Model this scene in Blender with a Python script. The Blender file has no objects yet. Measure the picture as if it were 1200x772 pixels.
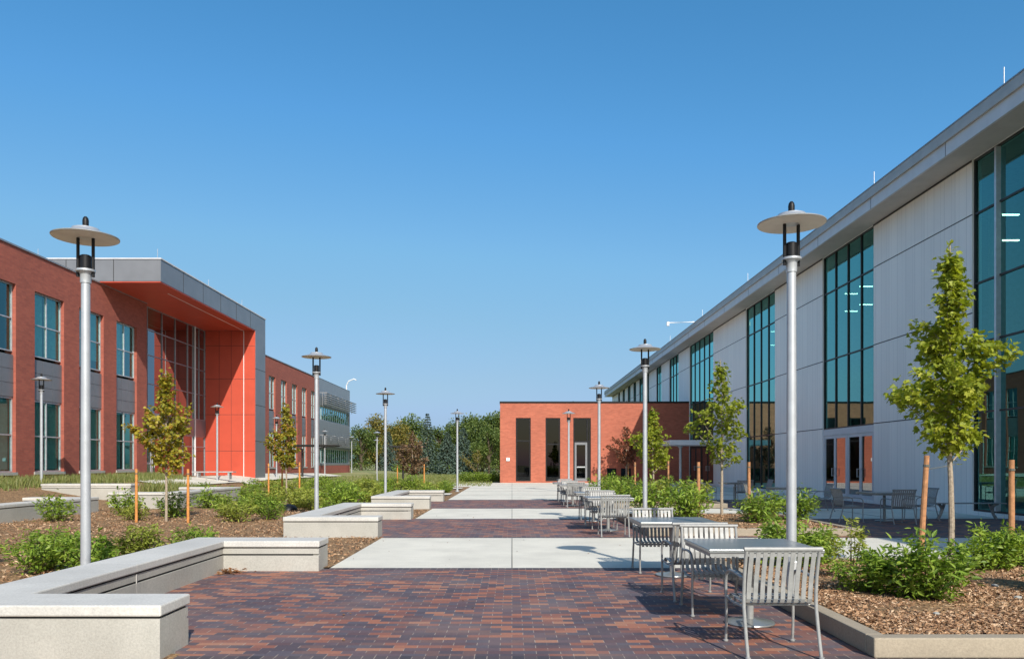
import bpy, bmesh, math, random
from mathutils import Vector, Matrix, noise
R = math.radians
S = bpy.context.scene
COL = S.collection
# ------------------------------------------------------------------ camera
cd = bpy.data.cameras.new('camera'); cam = bpy.data.objects.new('camera', cd); COL.objects.link(cam)
cam.location = (0, 0, 1.58); cam.rotation_euler = (R(90), 0, 0)
cd.sensor_width = 36; cd.lens = 36*920/1200; cd.shift_x = 0.0; cd.shift_y = 0.13
cd.clip_start = 0.1; cd.clip_end = 3000
S.camera = cam
# ------------------------------------------------------------------ sky and sun
W = bpy.data.worlds.new('World'); S.world = W; W.use_nodes = True
wn = W.node_tree; bg = wn.nodes['Background']
sky = wn.nodes.new('ShaderNodeTexSky'); sky.sky_type = 'NISHITA'; sky.sun_disc = False
SUN_AZ = 161.3; SUN_EL = 35
sky.sun_elevation = R(SUN_EL); sky.sun_rotation = R(SUN_AZ)
sky.air_density = 1.0; sky.dust_density = 2.2; sky.ozone_density = 4.0; sky.altitude = 200
# the sky's own colour response, measured from the photograph's clear sky
K = 6/(0.135*1.366)
vm = wn.nodes.new('ShaderNodeVectorMath'); vm.operation = 'SCALE'; vm.inputs[3].default_value = 1/K
cv = wn.nodes.new('ShaderNodeRGBCurve'); v2 = wn.nodes.new('ShaderNodeVectorMath'); v2.operation = 'SCALE'; v2.inputs[3].default_value = K
for ch, pts_ in ((0, [(.17,.071),(.227,.112),(.338,.216),(.61,.361),(.9,.5),(1.7,1.25),(6,3)]), (1, [(.295,.27),(.398,.366),(.578,.497),(.876,.565),(1.1,.68),(1.75,1.25),(6,3)]), (2, [(.578,.597),(.727,.745),(.95,.81),(1.13,.79),(1.35,.9),(2.0,1.3),(6,3)])):
    c_ = cv.mapping.curves[ch]
    c_.points[0].location = (0, 0); c_.points[-1].location = (1, pts_[-1][1]/6)
    for px_, py_ in pts_[:-1]: c_.points.new(px_/6, py_/6)
    for q_ in c_.points: q_.handle_type = 'VECTOR'
cv.mapping.update()
wn.links.new(sky.outputs[0], vm.inputs[0]); wn.links.new(vm.outputs[0], cv.inputs['Color']); wn.links.new(cv.outputs[0], v2.inputs[0]); wn.links.new(v2.outputs[0], bg.inputs[0]); bg.inputs[1].default_value = 0.135
sl = bpy.data.lights.new('sun', 'SUN'); sun = bpy.data.objects.new('sun', sl); COL.objects.link(sun)
sl.energy = 4.1; sl.angle = R(0.5); sl.color = (1.0, 0.95, 0.87)
sun.location = (10, -30, 30)
d = Vector((-.32*math.cos(R(SUN_EL)), .947*math.cos(R(SUN_EL)), -math.sin(R(SUN_EL))))
sun.rotation_euler = d.to_track_quat('-Z', 'Y').to_euler()
S.view_settings.view_transform = 'Standard'; S.view_settings.look = 'None'
S.view_settings.exposure = 0.45; S.view_settings.gamma = 1; S.view_settings.use_curve_mapping = False
S.cycles.max_bounces = 8; S.cycles.transparent_max_bounces = 16

# ------------------------------------------------------------------ materials
def newmat(name):
    m = bpy.data.materials.new(name); m.use_nodes = True
    return m, m.node_tree, m.node_tree.nodes['Principled BSDF']
def nd(nt, t, **kw):
    n = nt.nodes.new(t)
    for k, v in kw.items():
        if k.startswith('i_'):
            key = k[2:]; key = int(key) if key.isdigit() else key
            n.inputs[key].default_value = v
        else: setattr(n, k, v)
    return n
def math_n(nt, op, a, b=None, c=None):
    n = nt.nodes.new('ShaderNodeMath'); n.operation = op
    for i, v in enumerate((a, b, c)):
        if v is None: continue
        if hasattr(v, 'links'): nt.links.new(v, n.inputs[i])
        else: n.inputs[i].default_value = v
    return n.outputs[0]
def ramp(nt, fac, stops, const=False):
    n = nt.nodes.new('ShaderNodeValToRGB'); cr = n.color_ramp
    if const: cr.interpolation = 'CONSTANT'
    while len(cr.elements) < len(stops): cr.elements.new(0.5)
    for e, (p, c) in zip(cr.elements, stops): e.position = p; e.color = (*c, 1)
    nt.links.new(fac, n.inputs[0]); return n.outputs[0]
def mixc(nt, fac, a, b, mode='MIX'):
    n = nt.nodes.new('ShaderNodeMix'); n.data_type = 'RGBA'; n.blend_type = mode
    for idx, v in ((0, fac), (6, a), (7, b)):
        if hasattr(v, 'links'): nt.links.new(v, n.inputs[idx])
        elif idx == 0: n.inputs[0].default_value = v
        else: n.inputs[idx].default_value = (*v, 1)
    return n.outputs[2]
def pos(nt): return nt.nodes.new('ShaderNodeNewGeometry').outputs['Position']
def noise_n(nt, vec, scale, detail=4, rough=.55):
    n = nt.nodes.new('ShaderNodeTexNoise'); n.inputs['Scale'].default_value = scale
    n.inputs['Detail'].default_value = detail; n.inputs['Roughness'].default_value = rough
    nt.links.new(vec, n.inputs['Vector']); return n.outputs[0]
def bump(nt, p, h, strength=.3, dist=.01):
    b = nt.nodes.new('ShaderNodeBump'); b.inputs['Strength'].default_value = strength; b.inputs['Distance'].default_value = dist
    nt.links.new(h, b.inputs['Height']); nt.links.new(b.outputs[0], p.inputs['Normal'])
def scaled(nt, vec, s):
    n = nt.nodes.new('ShaderNodeVectorMath'); n.operation = 'MULTIPLY'; n.inputs[1].default_value = s
    nt.links.new(vec, n.inputs[0]); return n.outputs[0]

def simple(name, col, rough=.5, metal=0, var=.12, nscale=6, bmp=0, spec=.5):
    m, nt, p = newmat(name); P = pos(nt)
    n = noise_n(nt, P, nscale, 5)
    lo = tuple(c*(1-var) for c in col); hi = tuple(min(1, c*(1+var)) for c in col)
    nt.links.new(ramp(nt, n, [(.3, lo), (.7, hi)]), p.inputs['Base Color'])
    p.inputs['Roughness'].default_value = rough; p.inputs['Metallic'].default_value = metal
    p.inputs['Specular IOR Level'].default_value = spec
    if bmp: bump(nt, p, noise_n(nt, P, nscale*20, 3), bmp, .004)
    return m

def concrete(name, col, stain=.16, bmp=.25):
    m, nt, p = newmat(name); P = pos(nt)
    a = noise_n(nt, P, .9, 6, .6); b = noise_n(nt, P, 55, 4, .7); c = noise_n(nt, scaled(nt, P, (1, 9, 1)), 4, 4)
    base = ramp(nt, a, [(.25, tuple(x*(1-stain) for x in col)), (.6, col), (.8, tuple(x*1.05 for x in col))])
    f = mixc(nt, .55, base, ramp(nt, b, [(.3, (.66, .66, .66)), (.62, (1.08, 1.08, 1.08))]), 'MULTIPLY')
    g = mixc(nt, .35, f, ramp(nt, c, [(.3, (.82, .82, .80)), (.7, (1.05, 1.05, 1.05))]), 'MULTIPLY')
    sp = noise_n(nt, P, 7, 2, .9)
    g = mixc(nt, ramp(nt, sp, [(.70, (0, 0, 0)), (.80, (.6, .6, .6))]), g, tuple(x*.55 for x in col))
    nt.links.new(g, p.inputs['Base Color']); p.inputs['Roughness'].default_value = .85
    bump(nt, p, b, bmp, .004); return m

def wall_brick(name, c1, c2, mortar):
    m, nt, p = newmat(name)
    g = nt.nodes.new('ShaderNodeNewGeometry')
    sp = nt.nodes.new('ShaderNodeSeparateXYZ'); nt.links.new(g.outputs['Position'], sp.inputs[0])
    sn = nt.nodes.new('ShaderNodeSeparateXYZ'); nt.links.new(g.outputs['True Normal'], sn.inputs[0])
    f = math_n(nt, 'GREATER_THAN', math_n(nt, 'ABSOLUTE', sn.outputs[0]), .5)
    u = math_n(nt, 'ADD', math_n(nt, 'MULTIPLY', sp.outputs[1], f), math_n(nt, 'MULTIPLY', sp.outputs[0], math_n(nt, 'SUBTRACT', 1, f)))
    cb = nt.nodes.new('ShaderNodeCombineXYZ'); nt.links.new(u, cb.inputs[0]); nt.links.new(sp.outputs[2], cb.inputs[1])
    br = nt.nodes.new('ShaderNodeTexBrick'); nt.links.new(cb.outputs[0], br.inputs['Vector'])
    br.inputs['Color1'].default_value = (*c1, 1); br.inputs['Color2'].default_value = (*c2, 1); br.inputs['Mortar'].default_value = (*mortar, 1)
    br.inputs['Scale'].default_value = 1; br.inputs['Mortar Size'].default_value = .006; br.inputs['Brick Width'].default_value = .305; br.inputs['Row Height'].default_value = .0914
    br.inputs['Bias'].default_value = -.1
    n = noise_n(nt, g.outputs['Position'], .6, 5)
    c = mixc(nt, .5, br.outputs['Color'], ramp(nt, n, [(.3, (.8, .8, .8)), (.7, (1.12, 1.1, 1.08))]), 'MULTIPLY')
    n2 = noise_n(nt, scaled(nt, g.outputs['Position'], (3, 3, 11)), 1.2, 2, .7)
    c = mixc(nt, .5, c, ramp(nt, n2, [(.3, (.78, .78, .78)), (.7, (1.15, 1.15, 1.15))]), 'MULTIPLY')
    nt.links.new(c, p.inputs['Base Color']); p.inputs['Roughness'].default_value = .9
    bump(nt, p, br.outputs['Fac'], -.3, .006); return m

def paver(name, header=False):
    m, nt, p = newmat(name)
    P = pos(nt); sp = nt.nodes.new('ShaderNodeSeparateXYZ'); nt.links.new(P, sp.inputs[0])
    X, Y = sp.outputs[0], sp.outputs[1]
    rh, bw = (.1016, .2032)
    if header:
        col = math_n(nt, 'DIVIDE', X, rh); row = None
        ci = math_n(nt, 'FLOOR', col); fx = math_n(nt, 'SUBTRACT', col, ci)
        ex = math_n(nt, 'MULTIPLY', math_n(nt, 'MINIMUM', fx, math_n(nt, 'SUBTRACT', 1, fx)), rh)
        edge = ex
        rid = math_n(nt, 'FLOOR', math_n(nt, 'MULTIPLY', Y, 2))
    else:
        row = math_n(nt, 'DIVIDE', Y, rh); ri = math_n(nt, 'FLOOR', row); fy = math_n(nt, 'SUBTRACT', row, ri)
        off = math_n(nt, 'MULTIPLY', math_n(nt, 'MODULO', math_n(nt, 'ADD', ri, 1000), 2), .5)
        col = math_n(nt, 'ADD', math_n(nt, 'DIVIDE', X, bw), off); ci = math_n(nt, 'FLOOR', col); fx = math_n(nt, 'SUBTRACT', col, ci)
        ex = math_n(nt, 'MULTIPLY', math_n(nt, 'MINIMUM', fx, math_n(nt, 'SUBTRACT', 1, fx)), bw)
        ey = math_n(nt, 'MULTIPLY', math_n(nt, 'MINIMUM', fy, math_n(nt, 'SUBTRACT', 1, fy)), rh)
        edge = math_n(nt, 'MINIMUM', ex, ey); rid = ri
    cb = nt.nodes.new('ShaderNodeCombineXYZ'); nt.links.new(ci, cb.inputs[0]); nt.links.new(rid, cb.inputs[1])
    wnz = nt.nodes.new('ShaderNodeTexWhiteNoise'); wnz.noise_dimensions = '2D'; nt.links.new(cb.outputs[0], wnz.inputs[0])
    v = wnz.outputs['Value']
    if header:
        c = ramp(nt, v, [(0, (.045, .038, .045)), (.4, (.07, .055, .06)), (.8, (.10, .07, .07))])
    else:
        c = ramp(nt, v, [(0, (.085, .060, .070)), (.15, (.12, .075, .082)), (.3, (.098, .078, .092)), (.42, (.15, .082, .072)), (.54, (.11, .062, .065)), (.65, (.33, .125, .070)), (.75, (.25, .095, .062)), (.86, (.36, .16, .092)), (.94, (.19, .078, .06))], True)
    cs = noise_n(nt, P, 40, 4, .7); cl = noise_n(nt, P, .9, 5)
    c = mixc(nt, .5, c, ramp(nt, cs, [(.3, (.65, .65, .65)), (.7, (1.25, 1.25, 1.25))]), 'MULTIPLY')
    c = mixc(nt, ramp(nt, cl, [(.45, (0, 0, 0)), (.75, (.30, .30, .30))]), c, (.30, .24, .21))
    # sand joints, unevenly filled
    jn = noise_n(nt, P, 9, 3)
    c = mixc(nt, math_n(nt, 'MULTIPLY', math_n(nt, 'LESS_THAN', ex, .0034), ramp(nt, jn, [(.42, (.15, .15, .15)), (.58, (.9, .9, .9))])), c, (.42, .34, .27))
    if not header:
        c = mixc(nt, math_n(nt, 'MULTIPLY', math_n(nt, 'LESS_THAN', ey, .0022), .6), c, (.10, .08, .075))
    nt.links.new(c, p.inputs['Base Color'])
    h = math_n(nt, 'MINIMUM', math_n(nt, 'MULTIPLY', edge, 200), 1)
    h = math_n(nt, 'ADD', h, math_n(nt, 'MULTIPLY', v, .5))
    bump(nt, p, h, .5, .004)
    p.inputs['Roughness'].default_value = .75; return m

def foliage(name, cols, trans=.35, rough=.5):
    m, nt, p = newmat(name)
    g = nt.nodes.new('ShaderNodeNewGeometry')
    oi = nt.nodes.new('ShaderNodeObjectInfo')
    n = len(cols); c = ramp(nt, g.outputs['Random Per Island'], [(i/max(1, n-1), cols[i]) for i in range(n)])
    c2 = mixc(nt, .5, c, ramp(nt, oi.outputs['Random'], [(0, (.78, .82, .8)), (1, (1.15, 1.12, 1))]), 'MULTIPLY')
    nt.links.new(c2, p.inputs['Base Color']); p.inputs['Roughness'].default_value = rough; p.inputs['Specular IOR Level'].default_value = .35
    t = nt.nodes.new('ShaderNodeBsdfTranslucent'); nt.links.new(mixc(nt, 1, c2, (1.3, 1.35, .6), 'MULTIPLY'), t.inputs[0])
    ms = nt.nodes.new('ShaderNodeMixShader'); ms.inputs[0].default_value = trans
    nt.links.new(p.outputs[0], ms.inputs[1]); nt.links.new(t.outputs[0], ms.inputs[2])
    nt.links.new(ms.outputs[0], nt.nodes['Material Output'].inputs[0]); return m

def glass(name, refl, tint, f0=.3, rough=.0):
    m, nt, p = newmat(name); nt.nodes.remove(p)
    P = pos(nt)
    gl = nt.nodes.new('ShaderNodeBsdfGlossy'); gl.inputs[0].default_value = (*refl, 1); gl.inputs['Roughness'].default_value = rough
    b = nt.nodes.new('ShaderNodeBump'); b.inputs['Strength'].default_value = .025; b.inputs['Distance'].default_value = .05
    nt.links.new(noise_n(nt, P, .7, 1), b.inputs['Height']); nt.links.new(b.outputs[0], gl.inputs['Normal'])
    tr = nt.nodes.new('ShaderNodeBsdfTransparent'); tr.inputs[0].default_value = (*tint, 1)
    lw = nt.nodes.new('ShaderNodeLayerWeight'); lw.inputs[0].default_value = .5
    f = math_n(nt, 'MINIMUM', math_n(nt, 'ADD', f0, math_n(nt, 'MULTIPLY', math_n(nt, 'POWER', lw.outputs['Facing'], 3.0), 2.0)), .92)
    ms = nt.nodes.new('ShaderNodeMixShader'); nt.links.new(f, ms.inputs[0]); nt.links.new(tr.outputs[0], ms.inputs[1]); nt.links.new(gl.outputs[0], ms.inputs[2])
    nt.links.new(ms.outputs[0], nt.nodes['Material Output'].inputs[0]); return m

def panel_white(name, col):
    # tall metal panels with seams of uneven spacing along Y
    m, nt, p = newmat(name); P = pos(nt)
    sp = nt.nodes.new('ShaderNodeSeparateXYZ'); nt.links.new(P, sp.inputs[0])
    a = math_n(nt, 'DIVIDE', sp.outputs[1], .62); ai = math_n(nt, 'FLOOR', a)
    zi = math_n(nt, 'FLOOR', math_n(nt, 'DIVIDE', sp.outputs[2], 3.03))
    cb = nt.nodes.new('ShaderNodeCombineXYZ'); nt.links.new(ai, cb.inputs[0]); nt.links.new(zi, cb.inputs[1])
    w = nt.nodes.new('ShaderNodeTexWhiteNoise'); w.noise_dimensions = '2D'; nt.links.new(cb.outputs[0], w.inputs[0])
    f = math_n(nt, 'SUBTRACT', a, ai)
    cut = math_n(nt, 'ADD', .25, math_n(nt, 'MULTIPLY', w.outputs['Value'], .5))
    seam1 = math_n(nt, 'LESS_THAN', f, .025); seam2 = math_n(nt, 'LESS_THAN', math_n(nt, 'ABSOLUTE', math_n(nt, 'SUBTRACT', f, cut)), .012)
    seam = math_n(nt, 'MAXIMUM', seam1, math_n(nt, 'MULTIPLY', seam2, .6))
    n = noise_n(nt, scaled(nt, P, (1, 1, .25)), 1.5, 5)
    c = mixc(nt, .5, col, ramp(nt, n, [(.3, (.95, .95, .95)), (.7, (1.06, 1.06, 1.06))]), 'MULTIPLY')
    c = mixc(nt, .5, c, ramp(nt, w.outputs['Value'], [(0, (.93, .93, .94)), (1, (1.04, 1.04, 1.04))]), 'MULTIPLY')
    c = mixc(nt, math_n(nt, 'MULTIPLY', seam, .45), c, (.20, .20, .21))
    nt.links.new(c, p.inputs['Base Color']); p.inputs['Roughness'].default_value = .45; return m

def emit(name, col, s):
    m, nt, p = newmat(name); p.inputs['Base Color'].default_value = (*col, 1)
    p.inputs['Emission Color'].default_value = (*col, 1); p.inputs['Emission Strength'].default_value = s; return m

M = {}
M['conc'] = concrete('path_concrete', (.71, .67, .57), .20)
M['cast'] = concrete('cast_concrete', (.43, .415, .37), .2, .5); M['castLit'] = concrete('cast_concrete_lit_cap', (.57, .555, .515), .2, .5)  # cap shares the body's concrete; light on tops is put into its paler tone
M['curb'] = concrete('curb_concrete', (.37, .31, .23), .25, .5)
M['paver'] = paver('clay_paver'); M['header'] = paver('soldier_paver', True)
M['brickL'] = wall_brick('red_brown_brick', (.37, .098, .062), (.29, .075, .05), (.24, .10, .075))
M['brickR'] = wall_brick('orange_red_brick', (.44, .125, .072), (.36, .098, .056), (.32, .15, .10))
M['coping'] = simple('coping_metal', (.30, .31, .33), .45, .5)
M['black'] = simple('black_metal', (.010, .010, .011), .45, 0, .2, spec=.25)
M['bronze'] = simple('dark_bronze_frame', (.035, .033, .032), .45, .3)
M['alu'] = simple('clear_aluminium', (.52, .53, .54), .4, .5)
M['galv'] = simple('pole_grey_paint', (.46, .48, .50), .38, .35, .08)
M['furn'] = simple('furniture_silver_paint', (.27, .27, .26), .5, .15, .12, 20)
M['tabtop'] = simple('table_top_metal', (.24, .25, .245), .28, .4, .1, 3)
M['disc'] = simple('lamp_disc_metal', (.50, .51, .52), .3, .5, .06)
M['discin'] = simple('lamp_disc_enamel', (.62, .57, .50), .5, 0, .06)
M['white'] = panel_white('white_panel', (.86, .82, .76))
M['fascia'] = simple('fascia_metal', (.60, .60, .61), .5, .1, .06, 2)
M['fascia2'] = simple('gutter_metal', (.42, .41, .39), .5, .1, .1, 2)
M['soffit'] = simple('soffit_panel', (.52, .49, .45), .7, 0, .06, 2)
M['greypan'] = simple('grey_composite_panel', (.20, .205, .215), .4, .3, .08, 1.2)
M['ltpan'] = simple('light_grey_panel', (.30, .305, .31), .4, .3, .08, 1.2)
M['redpan'] = simple('red_composite_panel', (.50, .075, .040), .42, 0, .06, 1.2)
M['joint'] = simple('joint_shadow_gap', (.03, .03, .03), .9)  # dark joints, and the shade painted into the seat wall gaps
M['teal'] = glass('teal_glass', (.30, .68, .64), (.15, .46, .48), .09)
M['tealL'] = glass('green_grey_glass', (.38, .64, .64), (.34, .68, .64), .07)
M['dark_glass'] = glass('dark_glass', (.62, .64, .66), (.09, .10, .10), .05)
M['blind'] = simple('roller_blind', (.50, .56, .52), .8)
M['inside'] = simple('interior_paint', (.5, .5, .48), .9)
M['insideD'] = simple('interior_dark', (.06, .06, .06), .9)
M['lamp_on'] = emit('fluorescent_tube', (1, .80, .58), 9.0)
M['roofm'] = simple('roof_membrane', (.35, .35, .35), .9)
M['stake'] = simple('stake_wood', (.42, .20, .09), .85, 0, .3, 14, .4)
M['stakeO'] = simple('stake_wood_orange', (.55, .23, .06), .85, 0, .25, 14, .4)
M['rope'] = simple('tie_strap', (.12, .12, .10), .9)
M['bark'] = simple('grey_bark', (.33, .27, .20), .9, 0, .35, 30, .6)
M['barkD'] = simple('dark_bark', (.10, .075, .05), .95, 0, .35, 12, .6)
M['plate'] = simple('white_plastic', (.75, .75, .74), .4, 0, .03)
M['maple'] = foliage('maple_leaves', [(.16, .21, .022), (.26, .31, .03), (.38, .41, .045), (.20, .24, .025), (.44, .44, .055)], .42)
M['mapleY'] = foliage('turning_maple_leaves', [(.20, .21, .025), (.36, .32, .035), (.44, .33, .035), (.18, .23, .03), (.40, .20, .03)])
M['copper'] = foliage('copper_leaves', [(.16, .06, .03), (.24, .09, .045), (.12, .05, .03)], .2)
M['brownleaf'] = foliage('withered_leaves', [(.13, .08, .045), (.18, .11, .06), (.09, .06, .035)], .2)
M['shrub'] = foliage('shrub_leaves', [(.11, .18, .022), (.17, .27, .035), (.25, .36, .045), (.33, .42, .065), (.13, .21, .025)])
M['shrubY'] = foliage('pale_shrub_leaves', [(.19, .24, .035), (.30, .34, .055), (.40, .42, .09), (.22, .26, .04)])
M['decid'] = foliage('far_tree_leaves', [(.06, .10, .022), (.11, .16, .035), (.17, .21, .05), (.08, .125, .028)], .25)
M['decidY'] = foliage('far_olive_leaves', [(.16, .15, .03), (.22, .19, .04), (.26, .19, .045), (.13, .15, .03)], .25)
M['spruce'] = foliage('spruce_needles', [(.055, .085, .065), (.085, .125, .095), (.13, .175, .135), (.065, .10, .078)], .1)
M['grassb'] = foliage('ornamental_grass', [(.12, .16, .04), (.20, .23, .07), (.28, .27, .11), (.15, .19, .05)], .3)
M['dryleaf'] = foliage('fallen_leaves', [(.22, .10, .04), (.30, .15, .07), (.16, .07, .03)], .1)

m, nt, p = newmat('mulch'); P = pos(nt)
a = noise_n(nt, P, 1.1, 5); b = nt.nodes.new('ShaderNodeTexVoronoi'); b.inputs['Scale'].default_value = 38; nt.links.new(scaled(nt, P, (1, .6, 1)), b.inputs['Vector'])
c = ramp(nt, b.outputs['Color'], [(.1, (.10, .056, .026)), (.45, (.22, .128, .058)), (.9, (.40, .25, .12))])
c = mixc(nt, .6, c, ramp(nt, a, [(.3, (.72, .70, .68)), (.7, (1.2, 1.18, 1.15))]), 'MULTIPLY')
nt.links.new(c, p.inputs['Base Color']); p.inputs['Roughness'].default_value = .95
bump(nt, p, b.outputs['Distance'], .8, .02); M['mulch'] = m
m, nt, p = newmat('wood_chips'); g = nt.nodes.new('ShaderNodeNewGeometry')
nt.links.new(ramp(nt, g.outputs['Random Per Island'], [(0, (.11, .056, .03)), (.3, (.25, .13, .062)), (.55, (.32, .18, .092)), (.8, (.44, .27, .15)), (1, (.60, .43, .28))]), p.inputs['Base Color'])
p.inputs['Roughness'].default_value = .9; M['chips'] = m
m, nt, p = newmat('lawn'); P = pos(nt)
a = noise_n(nt, P, .12, 6, .65); b = noise_n(nt, P, 9, 4, .7)
c = ramp(nt, a, [(.35, (.15, .18, .05)), (.5, (.26, .25, .09)), (.65, (.36, .30, .14))])
c = mixc(nt, .7, c, ramp(nt, b, [(.3, (.6, .6, .6)), (.7, (1.3, 1.3, 1.3))]), 'MULTIPLY')
nt.links.new(c, p.inputs['Base Color']); p.inputs['Roughness'].default_value = .95; bump(nt, p, b, .6, .05); M['lawn'] = m

# ------------------------------------------------------------------ mesh builder
class MB:
    def __init__(s): s.v = []; s.f = []; s.sm = False
    def add(s, vs, fs):
        o = len(s.v); s.v += [tuple(v) for v in vs]; s.f += [tuple(i+o for i in f) for f in fs]; return s
    def box(s, x0, x1, y0, y1, z0, z1):
        return s.add([(x0,y0,z0),(x1,y0,z0),(x1,y1,z0),(x0,y1,z0),(x0,y0,z1),(x1,y0,z1),(x1,y1,z1),(x0,y1,z1)],
                     [(0,3,2,1),(4,5,6,7),(0,1,5,4),(1,2,6,5),(2,3,7,6),(3,0,4,7)])
    def fbox(s, F, u0, u1, z0, z1, d0, d1):
        c = [F(u,z,d) for d in (d0,d1) for z in (z0,z1) for u in (u0,u1)]
        return s.add(c, [(0,1,3,2),(4,6,7,5),(0,4,5,1),(2,3,7,6),(0,2,6,4),(1,5,7,3)])
    def tube(s, pts, r, n=8, caps=True):
        pts = [Vector(p) for p in pts]; rs = r if isinstance(r, (list, tuple)) else [r]*len(pts)
        o = len(s.v); up = None
        for i, p in enumerate(pts):
            t = (pts[min(i+1, len(pts)-1)]-pts[max(i-1, 0)]).normalized()
            if up is None: up = Vector((1,0,0)) if abs(t.x) < .8 else Vector((0,0,1))
            a = t.cross(up).normalized(); b = t.cross(a).normalized(); up = -(b.cross(t)).cross(t) if False else up
            for k in range(n):
                an = 2*math.pi*k/n; s.v.append(tuple(p+a*math.cos(an)*rs[i]+b*math.sin(an)*rs[i]))
        for i in range(len(pts)-1):
            for k in range(n):
                q = o+i*n; s.f.append((q+k, q+(k+1)%n, q+n+(k+1)%n, q+n+k))
        if caps:
            s.f.append(tuple(o+k for k in range(n))[::-1]); s.f.append(tuple(o+(len(pts)-1)*n+k for k in range(n)))
        return s
    def lathe(s, prof, c=(0,0,0), n=20):
        o = len(s.v)
        for r, z in prof:
            for k in range(n):
                an = 2*math.pi*k/n; s.v.append((c[0]+r*math.cos(an), c[1]+r*math.sin(an), c[2]+z))
        for i in range(len(prof)-1):
            for k in range(n):
                q = o+i*n; s.f.append((q+k, q+(k+1)%n, q+n+(k+1)%n, q+n+k))
        s.f.append(tuple(o+k for k in range(n))[::-1]); s.f.append(tuple(o+(len(prof)-1)*n+k for k in range(n)))
        return s
    def strip(s, path, x0, x1, th):
        # flat strap following (y,z) path
        o = len(s.v); n = len(path)
        for i, (y, z) in enumerate(path):
            a = path[max(i-1,0)]; b = path[min(i+1,n-1)]; ty, tz = b[0]-a[0], b[1]-a[1]; l = math.hypot(ty, tz); ny, nz = -tz/l*th/2, ty/l*th/2
            s.v += [(x0,y+ny,z+nz),(x1,y+ny,z+nz),(x1,y-ny,z-nz),(x0,y-ny,z-nz)]
        for i in range(n-1):
            q = o+4*i
            for k in range(4): s.f.append((q+k, q+(k+1)%4, q+4+(k+1)%4, q+4+k))
        s.f.append((o,o+3,o+2,o+1)); q = o+4*(n-1); s.f.append((q,q+1,q+2,q+3)); return s
    def build(s, name, mat, parent=None, smooth=False, bevel=0, fix=True):
        me = bpy.data.meshes.new(name)
        off = Vector((0,0,0)); q = parent
        while q is not None: off += q.location; q = q.parent
        if parent is not None and not getattr(s, 'local', False): vs = [(v[0]-off.x, v[1]-off.y, v[2]-off.z) for v in s.v]
        else: vs = s.v
        me.from_pydata(vs, [], s.f)
        if fix:
            bm = bmesh.new(); bm.from_mesh(me); bmesh.ops.recalc_face_normals(bm, faces=bm.faces[:]); bm.to_mesh(me); bm.free()
        me.materials.append(M[mat]); o = bpy.data.objects.new(name, me); COL.objects.link(o)
        if parent is not None: o.parent = parent
        if smooth:
            for pl in me.polygons: pl.use_smooth = True
            try: me.set_sharp_from_angle(angle=R(35))
            except Exception: pass
        if bevel:
            b = o.modifiers.new('bevel', 'BEVEL'); b.width = bevel; b.segments = 2; b.limit_method = 'ANGLE'; b.angle_limit = R(40)
        return o
def L():
    m = MB(); m.local = True; return m
def tag(o, label=None, cat=None, group=None, kind=None):
    if label: o['label'] = label
    if cat: o['category'] = cat
    if group: o['group'] = group
    if kind: o['kind'] = kind
    return o
def empty(name, loc=(0,0,0), rz=0):
    o = bpy.data.objects.new(name, None); COL.objects.link(o); o.location = loc; o.rotation_euler = (0,0,rz); o.empty_display_size = .2; return o
def kids(o): return [c for c in COL.objects if c.parent == o]
def copy_tree(root):
    def rec(o, parent):
        c = o.copy(); COL.objects.link(c)
        if parent is not None: c.parent = parent
        for ch in list(o.children): rec(ch, c)
        return c
    bpy.context.view_layer.update()
    return rec(root, None)
def struct(o): o['kind'] = 'structure'; return o
rnd = random.Random(7)

# ------------------------------------------------------------------ ground
def gz(x, y):
    t = min(1, max(0, (-12.8-x)/6.6)); t = t*t*(3-2*t)
    k = 1 if y < 60 else max(.6, 1-(y-60)/60)
    return .75*t*k
B = [6.43, 11.82, 16.52, 22.2, 27.1, 33.6]       # edges of the brick and concrete bands
PX = 2.74
g = MB()                                         # lawn sheet to the horizon; follows the rise by the left building
xs = [-1500, -300, -120, -60, -34] + [-30+i for i in range(0, 19)] + [-11, 0, 20, 60, 300, 1500]
ys = [-300, -60, -10] + list(range(0, 130, 5)) + [200, 500, 1500]
for y in ys:
    for x in xs: g.v.append((x, y, gz(x, y)-.05 if -35 < x < 0 and y < 125 else (gz(x,y) if x <= -35 else 0)-.05))
nx = len(xs)
for j in range(len(ys)-1):
    for i in range(nx-1): g.f.append((j*nx+i, j*nx+i+1, (j+1)*nx+i+1, (j+1)*nx+i))
struct(g.build('ground', 'lawn', smooth=True))
def slab(name, mat, x0, x1, y0, y1, z=0.0):
    return struct(MB().box(x0, x1, y0, y1, z-.03, z).build(name, mat))
def joints(name, lines):
    m = MB()
    for (x0, x1, y0, y1) in lines: m.box(x0, x1, y0, y1, -.001, .004)
    struct(m.build(name, 'joint'))
slab('concrete_path', 'conc', -PX, 13.98, -6, B[0]-.2032)
for i, (a, b_) in enumerate(((B[1], B[2]), (B[3], B[4]))):
    slab('concrete_path', 'conc', -PX, 13.98, a, b_)
slab('concrete_path', 'conc', -PX, 13.98, B[5], 61.98)
slab('concrete_path', 'conc', -4.4, -PX-.001, 52, 61.98)
jl = []
for a, b_ in ((-6, B[0]-.21), (B[1], B[2]), (B[3], B[4]), (B[5], 61.9)):
    jl.append((-.006, .006, a, b_))
    jl += [(5.3, 5.312, a, b_), (8.0, 8.012, a, b_), (10.8, 10.812, a, b_)]
for y in (38.5, 43.5, 48.5, 53.5, 58): jl += [(-PX, -.008, y, y+.014), (.008, 13.9, y, y+.014)]
joints('control_joint', jl)
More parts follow.
